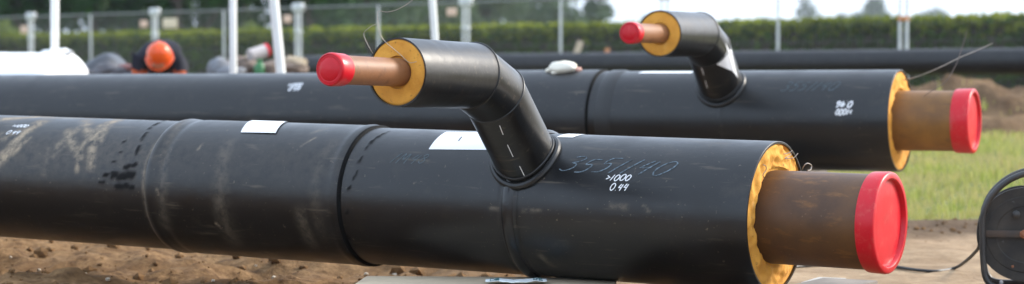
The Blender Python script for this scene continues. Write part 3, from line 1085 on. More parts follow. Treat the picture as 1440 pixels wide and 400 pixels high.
# crumpled strap on the board
mb = MB()
c0 = Vector((u1.x + .24, u1.y - .10, u1.z - .004))
c0 = on_z(726, 398, u1.z - .0)
V = []; Fc = []
for i in range(25):
    for j in range(5):
        t = i / 24
        V.append(Vector((t * .24 - .12, (j / 4 - .5) * .10 + .02 * math.sin(t * 9), .008 + .007 * fbm(t * 1.6, j * .09, 5, 3))))
for i in range(24):
    for j in range(4):
        Fc.append((i * 5 + j, i * 5 + j + 1, (i + 1) * 5 + j + 1, (i + 1) * 5 + j))
strap = mesh_obj('plastic_wrapper', V, Fc, M_clear)
strap.location = c0
strap.modifiers.new('thickness', 'SOLIDIFY').thickness = .003
tag(strap, 'crumpled milky plastic wrapper with teal stripes on the pale board', 'wrapper')
for xx in (-.085, .085):
    V = []; Fc = []
    for i in range(7):
        for j in range(5):
            t = (xx + .12 + (i / 6 - .5) * .036) / .24
            V.append(Vector((t * .24 - .12, (j / 4 - .5) * .101 + .02 * math.sin(t * 9), .0112 + .007 * fbm(t * 1.6, j * .09, 5, 3))))
    for i in range(6):
        for j in range(4):
            Fc.append((i * 5 + j, i * 5 + j + 1, (i + 1) * 5 + j + 1, (i + 1) * 5 + j))
    mesh_obj('stripe', V, Fc, M_teal, strap)

# pale stones in the soil
stone_src = []
spots = [(211, 391, 11), (272, 378, 9), (30, 397, 8), (335, 384, 6), (92, 372, 5), (152, 393, 6), (385, 391, 7), (300, 395, 5), (55, 380, 5), (240, 368, 4), (430, 386, 6), (120, 385, 4), (360, 374, 4), (15, 362, 4), (180, 377, 5), (515, 386, 6), (555, 388, 9)]
desc = ['largest pale stone', 'round tan stone', 'pale flat stone']
spot_words = ['large pale stone in the brown soil below the black mastic smears', 'tan stone in the soil below the middle of the joint sleeve', 'pale stone in the soil at the bottom left corner', 'stone in the soil below the white sticker on the sleeve']
for i, (px, py, sz) in enumerate(spots):
    p = on_z(px, py, 0.01)
    for _ in range(3):
        p = on_z(px, py, ground_h(p.x, p.y) + .008)
    r = sz / (F / p.y) * 0.55
    o = MB().blob((0, 0, 0), (r, r * .9, r * .75), 3, .35, i * 3 + 1, 1.3).build('stone', M_stone)
    o.location = p
    o.rotation_euler = (0, 0, i * 1.3)
    tag(o, spot_words[i] if i < 4 else 'small pale stone lying in the brown soil under the foreground pipe', 'stone', 'pale stones in the soil')

# ------------------------------------------------------------------ cable reel at the right
rc = at(1441, 328, 9.28)
gz = ground_h(rc.x, rc.y)
reel = empty('cable_reel', (rc.x, rc.y, gz), (0, 0, R_(-13)))
tag(reel, 'black steel cable reel on a tube stand standing on the sandy ground', 'cable reel')
hz = rc.z - gz
RD = 0.208
for sgn in (-1, 1):
    y0 = sgn * .085
    mb = MB()
    prof = [(0, .02), (.004, .055), (0.0, .075), (.0, .11), (.010, .125), (.010, .165), (0.0, .178), (0, RD - .012), (-.006, RD - .004), (.0, RD), (.008, RD - .002), (.006, .02)]
    mb.lathe([(t * 1.0, r) for t, r in prof], (0, y0, hz), (0, sgn, 0), 72)
    fl_ = mb.build('flange', M_reel_disc, reel, angle=30)
    if sgn < 0:
        MB().lathe([(-.002, .017), (.016, .017), (.020, .010), (.020, 1e-4)], (-.038, y0 - .012, hz + .088), (0, -1, 0), 16).build('knob', M_reel, fl_)
        for k, (a, rr) in enumerate([(200, .10), (250, .15), (110, .15), (20, .14)]):
            MB().lathe([(0, .006), (.006, .006), (.007, 1e-4)], (math.cos(R_(a)) * rr, y0 - .010, hz + math.sin(R_(a)) * rr), (0, -1, 0), 10).build('rivet', M_bolt if k == 1 else M_reel, fl_)
mb = MB()
mb.lathe([(-.083, .10), (.083, .10)], (0, 0, hz), (0, 1, 0), 48)
mb.build('drum', M_reel, reel)
mb = MB()
path = []
for k in range(7 * 40):
    a = 2 * PI * k / 40
    path.append(Vector((math.cos(a) * .118, -.07 + .14 * k / (7 * 40), hz + math.sin(a) * .118)))
mb.tube(path, .010, 8)
path = [Vector((math.cos(2 * PI * k / 40) * .137, .07 - .14 * k / (7 * 40), hz + math.sin(2 * PI * k / 40) * .137)) for k in range(7 * 40)]
mb.tube(path, .010, 8)
mb.build('wound_cable', M_rubber, reel)
for sgn in (-1, 1):
    y0 = sgn * .125
    pts = [(.22, y0, .012), (.0, y0, .012), (-.12, y0, .014), (-.165, y0, .05), (-.178, y0, .13), (-.182, y0, hz), (-.178, y0, hz + .09), (-.14, y0, hz + .175), (-.06, y0, hz + .245), (.05, y0, hz + .282), (.16, y0, hz + .282), (.22, y0, hz + .26), (.25, y0, hz + .17), (.25, y0, hz), (.25, y0, .10)]
    fr = MB().tube(smooth_path(pts, 7), .0135, 12, closed=True).build('stand_tube', M_reel, reel)
    MB().box((.035, y0 - sgn * .0135, hz + .003), (.44, .006, .030), None, .0015).build('axle_strap', M_rusty_bar, fr)
    MB().lathe([(-.02, .020), (.006, .020), (.010, .016), (.010, .011), (.022, .011), (.024, .008), (.024, 1e-4)], (-.005, y0 - sgn * .008, hz + .003), (0, sgn, 0), 6).build('axle_bolt', M_bolt, fr)
for (cx, cz) in ((-.10, .013), (.10, hz + .284), (.245, .10)):
    MB().tube([(cx, -.125, cz), (cx, .125, cz)], .0095, 10).build('cross_tube', M_reel, reel)
# cable running off along the ground
iv = (Matrix.Translation(reel.location) @ reel.rotation_euler.to_matrix().to_4x4()).inverted()
def gp(px, py, up=.010):
    p = on_z(px, py, .01)
    for _ in range(4):
        p = on_z(px, py, ground_h(p.x, p.y) + up)
    return p
cp = [iv.inverted() @ Vector((-.06, -.03, hz - .115)), at(1384, 339, 9.35), at(1374, 352, 9.45), at(1360, 366, 9.65), gp(1343, 377), gp(1318, 381.5), gp(1290, 380), gp(1262, 376), gp(1225, 372), gp(1180, 370), gp(1130, 374), gp(1080, 380)]
MB().tube([iv @ p for p in smooth_path(cp, 8)], .0075, 8).build('cable', M_rubber, reel)

# ------------------------------------------------------------------ on the second pipe: glove
gx, gph = bp.hit(795, 101.5)
gpos = bp.M @ bp.surf(gx, gph, 0.0)
glove = empty('work_glove', gpos, bp.root.rotation_euler)
tag(glove, 'cream work glove lying on top of the second pipe', 'glove')
mb = MB()
tiltM = Matrix.Rotation(gph * -1 * -1, 3, 'X')
mb.blob((-.005, -.02, .026), (.092, .062, .042), 3, .18, 4, 1.6, tiltM)
for k in range(4):
    y = -.032 + .019 * k
    mb.tube(smooth_path([tiltM @ Vector((-.05, y, .018)), tiltM @ Vector((-.095, y * 1.1, .016)), tiltM @ Vector((-.115 + .006 * k, y * 1.2, .006))], 4), .012, 8, radii=[.014] * 6 + [.012, .010, .006])
mb.tube(smooth_path([tiltM @ Vector((0, -.04, .012)), tiltM @ Vector((-.03, -.062, .008)), tiltM @ Vector((-.06, -.066, .002))], 4), .012, 8)
mb.build('palm', M_glove, glove, angle=70)
MB().blob(tiltM @ Vector((.085, 0, .014)), (.022, .032, .016), 3, .2, 8, 2, tiltM).build('cuff', M_glove_cuff, glove, angle=70)

# ------------------------------------------------------------------ distance: things beyond the second pipe
# white wrapped roll
ra = at(-190, 158, 18.5); rb_ = at(96, 158, 17.9)
ra.z = rb_.z = 0.56
dv = (rb_ - ra).normalized(); LL = (rb_ - ra).length
roll = empty('wrapped_roll', (rb_.x, rb_.y, 0))
tag(roll, 'big white plastic wrapped roll standing behind the pipes at the far left', 'roll')
prof = [(-LL, 1e-3), (-LL, .50)]
mb = MB()
n = 72; V = []; Fc = []
RR = .565
steps = [(-LL, .0), (-LL, .45), (-LL + .06, .55)] + [(-LL + .1 + (LL - .12) * k / 24, RR) for k in range(25)] + [(.005, RR - .03), (.03, .48), (.045, .3), (.05, .0)]
for i, (t, r) in enumerate(steps):
    c = Vector((0, 0, .56)) + dv * t
    e1 = Vector((0, 0, 1)); e2 = dv.cross(e1)
    for k in range(n):
        a = 2 * PI * k / n
        rr = r * (1 + .012 * mnoise.noise(Vector((t * 2, math.cos(a) * 3, math.sin(a) * 3)))) + .001
        V.append(c + e1 * rr * math.cos(a) + e2 * rr * math.sin(a))
for i in range(len(steps) - 1):
    for k in range(n):
        Fc.append((i * n + k, (i + 1) * n + k, (i + 1) * n + (k + 1) % n, i * n + (k + 1) % n))
mesh_obj('wrapping', V, Fc, M_white_wrap, roll, angle=60)
mb = MB()
for k, (dx, r) in enumerate([(-.05, .045), (-.13, .05), (-.20, .035), (0.0, .03)]):
    mb.blob(Vector((0, 0, .56 + RR)) + dv * dx, (r * 1.4, r * 1.5, r * .8), 2, .4, k, 1.5)
mb.build('gathered_end', M_white_wrap, roll, angle=70)

# dark tarpaulin heap next to it
hp = at(150, 103, 18.8)
heap = empty('covered_heap', (hp.x, hp.y, 0))
tag(heap, 'dark tarpaulin heap with grey sacks in front, right of the white roll', 'heap')
V = []; Fc = []
N1, N2 = 40, 28
for i in range(N1 + 1):
    for j in range(N2 + 1):
        u = i / N1 * 2 - 1; v = j / N2 * 2 - 1
        x = u * .42; y = v * .6
        prof = max(0, (1 - abs(u) ** 3.0)) ** .55 * max(0, (1 - abs(v) ** 3.0)) ** .55
        top = 1.10 - .10 * sst(.0, .9, u) + .03 * math.sin(u * 6 + 1)
        z = prof * (top + .035 * fbm(x * 3, y * 3, 1.5)) 
        V.append((x, y, z))
for i in range(N1):
    for j in range(N2):
        Fc.append((i * (N2 + 1) + j, i * (N2 + 1) + j + 1, (i + 1) * (N2 + 1) + j + 1, (i + 1) * (N2 + 1) + j))
mesh_obj('tarpaulin', V, [tuple(reversed(f)) for f in Fc], M_tarp, heap, angle=70)
for k, (px, py, dx, r, m) in enumerate([(140, 103, 0, .07, M_sack), (152, 98, 0, .085, M_sack), (166, 103, 0, .08, M_sack), (177, 96, 0, .05, M_sack_pink), (172, 108, 0, .08, M_sack)]):
    q = at(px, py, 18.05)
    MB().blob((q.x - hp.x, q.y - hp.y, q.z), (r * 1.3, r, r * .75), 3, .25, k + 40, 1.4).build('sack', m, heap, angle=70)
MB().box((.05, -.72, .43), (.75, .22, .86), None, .03).build('sack_stack', M_sack, heap)

# rubble on the soil mound, px 297..430
def rock(px, py, Y, size, mat, label, seed, rough=.35, rot=0):
    p = at(px, py, Y)
    o = MB().blob((0, 0, 0), size, 3, rough, seed, 1.5, Matrix.Rotation(rot, 3, 'Y')).build('rock', mat, None, angle=50)
    o.location = p
    tag(o, label, 'rock', 'rocks piled on the soil mound')
    return o


rock(308, 97, 20.0, (.115, .13, .115), M_rock_grey, 'rounded blue grey rock at the left end of the rubble', 51, .2)
rock(335, 93, 20.3, (.16, .16, .095), M_rock_brown, 'brown rock at the foot of the second white pole from the left', 52)
rock(345, 88, 20.6, (.12, .12, .06), M_rock_tan, 'flat tan rock on top of the brown rocks', 53, .3, -.3)
rock(350, 99, 19.9, (.09, .10, .10), M_rock_brown, 'brown rock below the red ended pale tube', 54)
rock(325, 103, 19.6, (.13, .12, .07), M_rock_grey, 'dark grey rock wedged low among the brown rubble', 55)
rock(385, 95, 20.6, (.12, .12, .07), M_rock_brown, 'brown rock left of the leaning white pole', 56)
rock(412, 88, 20.4, (.14, .14, .06), M_rock_tan, 'flat tan rock right of the leaning white pole', 57, .3, .1)
rock(414, 98, 20.2, (.13, .14, .07), M_rock_brown, 'brown rock beside the near end of the thin black pipe', 58)
rock(378, 100, 19.8, (.13, .12, .08), M_rock_brown, 'dark brown rock under the green bottle', 59)

# pale tube with red cap, propped on the rocks
tp0 = at(351, 79, 20.15); tp1 = at(375, 71, 20.25)
tb = empty('pipe_offcut', tp0)
tag(tb, 'short pale tube with a red cap tilted on the rubble', 'pipe')
dv = (tp1 - tp0)
LL = dv.length; dv.normalize()
MB().lathe([(0, 1e-4), (0, .06), (.004, .064), (LL, .064), (LL, .05)], (0, 0, 0), dv, 32).build('tube', M_offcut, tb)
MB().lathe([(LL - .02, .0645), (LL - .02, .067), (LL + .012, .067), (LL + .016, .063), (LL + .016, 1e-4)], (0, 0, 0), dv, 32).build('end_cap', M_red, tb)
# green bottle-like can
q = at(365, 103, 19.7)
can = empty('green_can', (q.x, q.y, q.z - .06))
tag(can, 'small green plastic can standing among the rubble below the pale tube', 'can')
MB().lathe([(0, 1e-4), (0, .05), (.008, .055), (.12, .055), (.15, .035), (.16, .022), (.175, .022), (.175, 1e-4)], (0, 0, 0), (0, 0, 1), 24).build('body', M_green_pl, can)
MB().lathe([(.173, .025), (.195, .025), (.197, 1e-4)], (0, 0, 0), (0, 0, 1), 24).build('lid', M_green_pl, can)

# white poles
def pole(px0, py0, px1, py1, Y, r, label):
    a = at(px0, py0, Y); b_ = at(px1, py1, Y)
    d = (b_ - a).normalized()
    base = a - d * ((a.z - ground_h(a.x, a.y) + .1) / d.z)
    o = empty('white_pole', base)
    L = 3.1
    MB().lathe([(0, r * .6), (.05, r), (L, r), (L + .01, r * .9), (L + .012, 1e-4)], (0, 0, 0), d, 24).build('shaft', M_white_pole, o)
    MB().lathe([(.06, r + .0005), (.06, r + .012), (.11, r + .012), (.11, r + .0005)], (0, 0, 0), d, 24).build('base_collar', M_galv, o)
    tag(o, label, 'pole', 'white poles beyond the pipes')


pole(77, 80, 77, 0, 18.9, .037, 'upright white pole rising behind the white wrapped roll')
pole(328, 85, 327.5, 0, 19.0, .033, 'upright white pole standing in the rubble')
pole(395, 103, 385, 0, 17.2, .040, 'leaning white pole right of the red ended pale tube')
pole(615, 103, 608, 0, 18.6, .032, 'white pole rising behind the elbow of the foreground branch')

# wooden stake and orange marker beyond the thin pipe
def stake(px0, py0, px1, py1, Y, w, mat, name, label, cat):
    a = at(px0, py0, Y); b_ = at(px1, py1, Y)
    d = (b_ - a).normalized()
    a = a - d * 0.35
    L = (b_ - a).length
    o = MB()
    q = Vector((0, 0, 1)).rotation_difference(d).to_matrix()
    o.box(q @ Vector((0, 0, L / 2)), (w, w * .5, L), q, .004)
    ob = o.build(name, mat)
    ob.location = a
    tag(ob, label, cat)


stake(807, 84, 817, 58, 24.9, .075, M_timber, 'wooden_stake', 'pale wooden stake leaning out behind the thin black pipe', 'stake')
stake(853, 84, 854, 68, 25.2, .06, M_clamp, 'marker_peg', 'small orange marker peg behind the thin black pipe', 'peg')

# ------------------------------------------------------------------ worker
wp = at(227, 103, 17.9)
wroot = empty('person', (wp.x, wp.y, ground_h(wp.x, wp.y)))
tag(wroot, 'worker bending forward in a navy jacket and orange hard hat', 'person')
JV = {}
def jv(k, co, r): JV[k] = (Vector(co), r)
jv('pelvis', (0, .36, .98), .155); jv('waist', (0, .20, 1.05), .150); jv('chest', (0, .0, 1.11), .165); jv('uchest', (0, -.10, 1.10), .13)
jv('neck', (.02, -.20, 1.08), .06); jv('headb', (.04, -.29, 1.07), .075); jv('headc', (.045, -.345, 1.06), .10); jv('headt', (.045, -.41, 1.09), .075)
jv('chin', (.045, -.37, .975), .04); jv('nose', (.045, -.43, 1.0), .016)
for s, nme in ((-1, 'r'), (1, 'l')):
    jv('sh' + nme, (s * .155, -.07, 1.06), .080); jv('el' + nme, (s * .185, -.13, .84), .048); jv('wr' + nme, (s * .12, -.30, .66), .030)
    jv('ha' + nme, (s * .11, -.36, .61), .034)
    for k in range(4):
        jv('f%d%s' % (k, nme), (s * (.085 + .018 * k), -.40, .565), .010); jv('g%d%s' % (k, nme), (s * (.085 + .016 * k), -.395, .525 + .004 * abs(k - 1.5)), .008)
    jv('t0' + nme, (s * .07, -.36, .585), .011); jv('t1' + nme, (s * .062, -.385, .555), .009)
    jv('hi' + nme, (s * .10, .37, .90), .11); jv('kn' + nme, (s * .14, .20, .50), .070); jv('an' + nme, (s * .13, .34, .10), .048); jv('to' + nme, (s * .14, .18, .045), .042)
ED = [('pelvis', 'waist'), ('waist', 'chest'), ('chest', 'uchest'), ('uchest', 'neck'), ('neck', 'headb'), ('headb', 'headc'), ('headc', 'headt'), ('headc', 'chin'), ('headc', 'nose')]
for nme in 'rl':
    ED += [('uchest', 'sh' + nme), ('sh' + nme, 'el' + nme), ('el' + nme, 'wr' + nme), ('wr' + nme, 'ha' + nme), ('ha' + nme, 't0' + nme), ('t0' + nme, 't1' + nme)]
    for k in range(4):
        ED += [('ha' + nme, 'f%d%s' % (k, nme)), ('f%d%s' % (k, nme), 'g%d%s' % (k, nme))]
    ED += [('pelvis', 'hi' + nme), ('hi' + nme, 'kn' + nme), ('kn' + nme, 'an' + nme), ('an' + nme, 'to' + nme)]
keys = list(JV)
me = bpy.data.meshes.new('skeleton')
me.from_pydata([JV[k][0] for k in keys], [(keys.index(a), keys.index(b_)) for a, b_ in ED], [])
tmp = bpy.data.objects.new('skeleton', me)
COL.objects.link(tmp)
sk = tmp.modifiers.new('skin', 'SKIN')
for k, v in zip(keys, me.skin_vertices[0].data):
    v.radius = (JV[k][1], JV[k][1])
me.skin_vertices[0].data[0].use_root = True
sb = tmp.modifiers.new('sub', 'SUBSURF'); sb.levels = 2; sb.render_levels = 2
dg = bpy.context.evaluated_depsgraph_get()
bm_ = bpy.data.meshes.new_from_object(tmp.evaluated_get(dg))
bpy.data.objects.remove(tmp)
for m in (M_navy, M_orange_cloth, M_skin, M_boot):
    bm_.materials.append(m)
idx = []
for p in bm_.polygons:
    c = p.center
    if c.y < -.22 and c.z > .93: i = 2
    elif c.z < .13: i = 3
    elif abs(c.x) < .2 and c.y < -.24 and c.z < .70: i = 2
    elif c.z < .96 and (abs(c.x) > .1 and c.y < .05): i = 1
    elif c.z < .93 and c.y > .05: i = 1
    else: i = 0
    idx.append(i)
while len(bm_.materials) > 4 and bm_.materials[0] is None: bm_.materials.pop(index=0)
bm_.polygons.foreach_set('material_index', idx)
bm_.polygons.foreach_set('use_smooth', [True] * len(bm_.polygons))
bm_.name = 'body'
body = link(bpy.data.objects.new('body', bm_), wroot)
# hard hat: dome facing the camera and up
hax = Vector((0, -.80, .60)).normalized()
hc = Vector((.045, -.37, 1.09))
mb = MB()
prof = [(-.035, .112), (-.030, .114), (-.028, .105)] + [(.12 * math.sin(a), .105 * math.cos(a)) for a in [R_(4 + 86 * k / 12) for k in range(13)]]
mb.lathe([(t, max(r, 1e-4)) for t, r in prof], hc, hax, 48)
hat = mb.build('hard_hat', M_orange, wroot, angle=50)
side = Vector((1, 0, 0)); upv = hax.cross(side).normalized()
rp = []
for k in range(-9, 10):
    a = R_(7.5 * k)
    rp.append(hc + hax * (.122 * math.cos(a)) + upv * (.107 * math.sin(a)))
MB().tube(rp, .006, 8).build('ridge', M_orange, hat)
bd = []
for k in range(13):
    a = PI * k / 12
    bd.append(hc - hax * .035 + side * (.115 * math.cos(a)) - upv * (.11 + .03 * math.sin(a)) * math.sin(a))
MB().tube(bd, .006, 6).build('brim', M_orange, hat)

# ------------------------------------------------------------------ site fence
def fence_pt(px):
    s = 78 + .03135 * (px - 125)
    p = at(px, 103, F / s)
    return Vector((p.x, p.y, 0))


A_ = fence_pt(44); B_ = fence_pt(1270)
dF = (B_ - A_); PL = dF.length / 5
dF.normalize()
yawF = math.atan2(dF.y, dF.x)
HF = 2.0
pmesh = {}
def panel_meshes():
    L = PL - .10
    out = {}
    m = MB(); m.tube([(0, 0, .0), (0, 0, HF)], .021, 10); out['end_post'] = m
    m = MB(); m.tube([(0, 0, HF), (L, 0, HF)], .015, 10); out['top_rail'] = m
    m = MB(); m.tube([(0, 0, .12), (L, 0, .12)], .021, 10); out['bottom_rail'] = m
    m = MB(); m.tube([(L / 2, 0, .12), (L / 2, 0, HF)], .018, 10); out['middle_post'] = m
    m = MB()
    k = .06
    while k < L - .03:
        m.tube([(k, .004, .13), (k, .004, HF - .01)], .0019, 4); k += .055
    z = .3
    while z < HF - .05:
        m.tube([(.01, -.003, z), (L - .01, -.003, z)], .002, 4); z += .21
    out['wire_mesh'] = m
    return out, L


pm, PLen = panel_meshes()
proto_panel = None
flabel = ['fence panel at the far left, beyond the white roll', 'fence panel behind the leftmost white pole and dark heap', 'fence panel behind the worker and the rubble',
          'fence panel behind the red cap of the foreground branch', 'fence panel behind the foreground elbow and cream glove', 'fence panel behind the second pipe\'s branch and wooden stake', 'fence panel at the far right, beyond the long loose wires', 'fence panel just outside the right edge of the picture', 'second fence panel outside the right edge of the picture', 'fence panel right of all others']
for i in range(-1, 9):
    base = A_ + dF * (PL * i + .05)
    if proto_panel is None:
        root = empty('site_fence', base, (0, 0, yawF))
        for nme, m in pm.items():
            m.build(nme, M_mesh if nme in ('wire_mesh', 'top_rail', 'bottom_rail') else M_galv, root, smooth=nme != 'wire_mesh')
        e = bpy.data.objects.new('end_post', bpy.data.objects['end_post'].data)
        e.location = (PLen, 0, 0)
        link(e, root)
        proto_panel = root
    else:
        root = proto_panel.copy(); COL.objects.link(root); root.location = base
        for ch in list(proto_panel.children):
            c_ = ch.copy(); COL.objects.link(c_); c_.parent = root
    tag(root, 'galvanised mesh ' + flabel[i + 1], 'fence', 'galvanised site fence panels')

jl = ['left of the leftmost white pole', 'above the orange hard hat', 'right of the leaning white pole', 'above the foreground elbow', 'behind the second pipe\'s branch', 'above the foreground pipe\'s red end cap']
foot_src = None
for i in range(0, 6):
    base = A_ + dF * (PL * i)
    f = empty('concrete_block', (base.x, base.y, 0), (0, 0, yawF))
    MB().box((0, 0, .06), (.22, .65, .12), None, .02).build('block', M_concrete, f)
    m = MB()
    m.box((0, -.002, 1.62), (.14, .06, .05), None, .006)
    cl_ = m.build('post_clamp', M_clamp if i == 5 else M_galv, f)
    m = MB(); m.box((0, 0, HF + .01), (.24, .09, .13), None, .03); m.build('top_coupler', M_galv, f)
    tag(f, 'concrete fence foot with clamped post joint ' + jl[i], 'fence foot', 'feet and joints of the site fence')

# plates hanging on the fence
for i, (px, py, w, h, m, lab) in enumerate([(34, 42, 13, 11, M_plate, 'small pale pink plate on the fence at far left'), (202, 34, 12, 10, M_plate, 'small pale pink plate on the fence left of the post above the hard hat'),
                                            (239, 33, 25, 14, M_plate_w, 'wide cream plate on the fence right of the post above the hard hat'), (404, 27, 12, 11, M_plate, 'small pale pink plate on the fence right of the leaning pole'), (635, 17, 14, 11, M_plate, 'small pale pink plate on the fence above the foreground branch')]):
    fp_ = fence_pt(px)
    s = F / fp_.y
    c = at(px, py, fp_.y - .06)
    o = empty('notice_plate', (c.x, c.y, c.z), (0, 0, yawF))
    MB().box((0, 0, 0), (w / s * 1.3, .012, h / s), None, .004).build('plate', m, o)
    for sg in (-1, 1):
        MB().box((sg * w / s * .45, .02, h / s * .2), (.02, .04, .02)).build('hook', M_galv, o)
    tag(o, lab, 'plate', 'plates hung on the site fence')


# ------------------------------------------------------------------ vegetation
def leaf_quads(mb, pts, size, rnd, flat=0.0):
    for p in pts:
        s = size * rnd.uniform(.6, 1.3)
        a = Vector((rnd.gauss(0, 1), rnd.gauss(0, 1), rnd.gauss(0, 1) * (1 - flat)))
        if a.length < 1e-3: continue
        a.normalize()
        b_ = a.orthogonal().normalized()
        b_ = Matrix.Rotation(rnd.uniform(0, 6.28), 3, a) @ b_
        c_ = a.cross(b_)
        mb.add([p - b_ * s * .5, p + c_ * s * .28, p + b_ * s * .55, p - c_ * s * .28], [(0, 1, 2, 3)])


def hedge_pt(px):
    s = 59 + (91 - 59) / 1440 * px
    p = at(px, 103, F / s)
    return Vector((p.x, p.y, 0))


def hedge():
    a = hedge_pt(-260); b_ = hedge_pt(2500)
    d = b_ - a; L = d.length; d.normalize()
    root = empty('hedge', a, (0, 0, math.atan2(d.y, d.x)))
    tag(root, 'long clipped green hedge running across the whole background behind the fence', 'hedge')
    HH = 1.80; W = 1.2
    core = MB().box((L / 2, 0, HH * .485), (L, W * .80, HH * .97)).build('branches', M_bark, root, smooth=False)
    rnd = random.Random(5)
    pts = []; tops = []
    for k in range(36000):
        x = rnd.uniform(0, L)
        u = rnd.random()
        if u < .62:
            z = rnd.uniform(0.0, HH); y = -W / 2 + .12 * fbm(x, z, 1.2) + rnd.uniform(-.05, .14)
            pts.append(Vector((x, y, z)))
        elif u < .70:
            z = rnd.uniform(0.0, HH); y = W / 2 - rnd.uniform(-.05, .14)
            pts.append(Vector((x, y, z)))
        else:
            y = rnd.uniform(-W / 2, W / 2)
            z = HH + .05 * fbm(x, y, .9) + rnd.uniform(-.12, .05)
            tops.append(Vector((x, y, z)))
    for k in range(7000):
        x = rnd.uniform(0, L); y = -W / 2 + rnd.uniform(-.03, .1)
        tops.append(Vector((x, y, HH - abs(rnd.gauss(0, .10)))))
    mb = MB(); leaf_quads(mb, pts, .15, rnd)
    mb.build('leaves', M_leaf_hedge, root, smooth=False)
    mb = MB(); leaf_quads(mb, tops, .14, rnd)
    mb.build('sunlit_top_shoots', M_leaf_lit_shoot, root, smooth=False)


hedge()


def crown_pts(lobes, n, rnd, shell=.55):
    out = []
    tot = sum(l[1][0] * l[1][1] * l[1][2] for l in lobes)
    for c, r in lobes:
        k = int(n * r[0] * r[1] * r[2] / tot)
        for _ in range(k):
            v = Vector((rnd.gauss(0, 1), rnd.gauss(0, 1), rnd.gauss(0, 1))).normalized()
            q = shell + (1 - shell) * rnd.random() ** .6
            q *= 1 + .22 * mnoise.noise(v * 2.2 + c)
            p = Vector((v.x * r[0], v.y * r[1], v.z * r[2])) * q + c
            if mnoise.noise(p * 1.1) < -.28: continue
            out.append(p)
    return out


def tree_meshes(h, w, seed, mat, leaf, nl, form='round'):
    rnd = random.Random(seed)
    lobes = []
    if form == 'round':
        nlob = 13
        for k in range(nlob):
            a = rnd.uniform(0, 2 * PI); f = rnd.random() ** .7
            z = h * rnd.uniform(.28, .92)
            taper = math.sin(PI * min(1, max(.1, (z / h - .12) / .98))) ** .6
            rr = w * .5 * rnd.uniform(.30, .48)
            lobes.append((Vector((math.cos(a) * f * w * .36 * taper, math.sin(a) * f * w * .36 * taper, z)), (rr, rr, rr * .8)))
    elif form == 'low':
        for k in range(9):
            a = rnd.uniform(0, 2 * PI); f = rnd.random() ** .6
            z = h * rnd.uniform(.15, .75)
            rr = w * .5 * rnd.uniform(.32, .5)
            lobes.append((Vector((math.cos(a) * f * w * .32, math.sin(a) * f * w * .32, z)), (rr, rr, min(rr, h * .3))))
    else:   # tall, narrow
        for k in range(11):
            z = h * (.18 + .74 * k / 10)
            rr = w * .5 * (1.05 - .72 * k / 10) * rnd.uniform(.75, 1.05)
            lobes.append((Vector((rnd.uniform(-.12, .12) * w, rnd.uniform(-.12, .12) * w, z)), (rr, rr, h * .09)))
    mb = MB()
    leaf_quads(mb, crown_pts(lobes, nl, rnd), leaf, rnd)
    tr = MB()
    th = h * .85
    path = [Vector((.0, 0, -.2)), Vector((rnd.uniform(-.1, .1), 0, th * .3)), Vector((rnd.uniform(-.2, .2), rnd.uniform(-.2, .2), th * .65)), Vector((rnd.uniform(-.2, .2), 0, th))]
    sp = smooth_path(path, 6)
    r0 = .022 * h + .03
    tr.tube(sp, r0, 10, radii=[r0 * (1 - .85 * i / (len(sp) - 1)) for i in range(len(sp))])
    for c, r in lobes[:9]:
        s = sp[min(len(sp) - 1, int(len(sp) * max(.15, min(.8, (c.z / h) * .7))))]
        lp = smooth_path([s, (s + c) / 2 + Vector((0, 0, -.05 * h)), c], 5)
        tr.tube(lp, .05, 6, radii=[r0 * .38 * (1 - .8 * i / (len(lp) - 1)) for i in range(len(lp))])
    return tr, mb


def tree(name, px, Y, h, w, seed, mat, leaf, nl, label, group, form='round', cat='tree'):
    p = at(px, 103, Y)
    o = empty(name, (p.x, p.y, 0), (0, 0, seed * 1.1))
    tr, cr = tree_meshes(h, w, seed, mat, leaf, nl, form)
    tr.build('trunk', M_bark, o)
    cr.build('crown', mat, o, smooth=False)
    tag(o, label, cat, group)


GT = 'trees behind the hedge'
tree('broadleaf_tree', -70, 66, 8.5, 6.5, 101, M_leaf_dark, .34, 5000, 'dark green tree behind the hedge at the left edge', GT)
tree('broadleaf_tree', 30, 63, 8.0, 5.5, 102, M_leaf_dark, .34, 5000, 'dark green tree behind the leftmost white pole', GT)
tree('broadleaf_tree', 130, 66, 9.0, 6.0, 103, M_leaf_dark, .34, 5500, 'dark green tree between the leftmost white pole and the hard hat', GT)
tree('broadleaf_tree', 250, 64, 8.5, 6.0, 104, M_leaf_dark, .34, 5500, 'dark green tree behind the worker', GT)
tree('broadleaf_tree', 345, 68, 8.5, 6.0, 105, M_leaf_dark, .34, 5000, 'dark green tree behind the rubble', GT)
tree('broadleaf_tree', 440, 66, 8.0, 5.5, 106, M_leaf_dark, .34, 5000, 'dark green tree above the red cap of the foreground branch', GT)
tree('broadleaf_tree', 190, 82, 9.0, 8.0, 107, M_leaf_mid, .40, 4500, 'mid green tree deeper in the left of the wood', GT)
tree('broadleaf_tree', 520, 84, 8.5, 7.0, 108, M_leaf_mid, .40, 4500, 'mid green tree behind the outlet of the foreground branch', GT)
tree('broadleaf_tree', 600, 104, 9.0, 7.5, 109, M_leaf_hazed, .44, 4500, 'grey green tree behind the white pole at the elbow', GT)
tree('broadleaf_tree', 685, 112, 9.0, 7.5, 110, M_leaf_hazed, .44, 4500, 'grey green tree right of the foreground elbow', GT)
tree('broadleaf_tree', 765, 118, 9.0, 6.5, 111, M_leaf_hazed, .44, 3800, 'grey green tree above the wooden stake', GT)
tree('broadleaf_tree', 832, 122, 6.6, 3.2, 112, M_leaf_hazed, .44, 1500, 'thin grey green tree at the right end of the wood', GT)
tree('broadleaf_tree', 470, 120, 9.0, 9.0, 113, M_leaf_hazed, .46, 4500, 'pale tree in the gap beyond the red cap', GT)
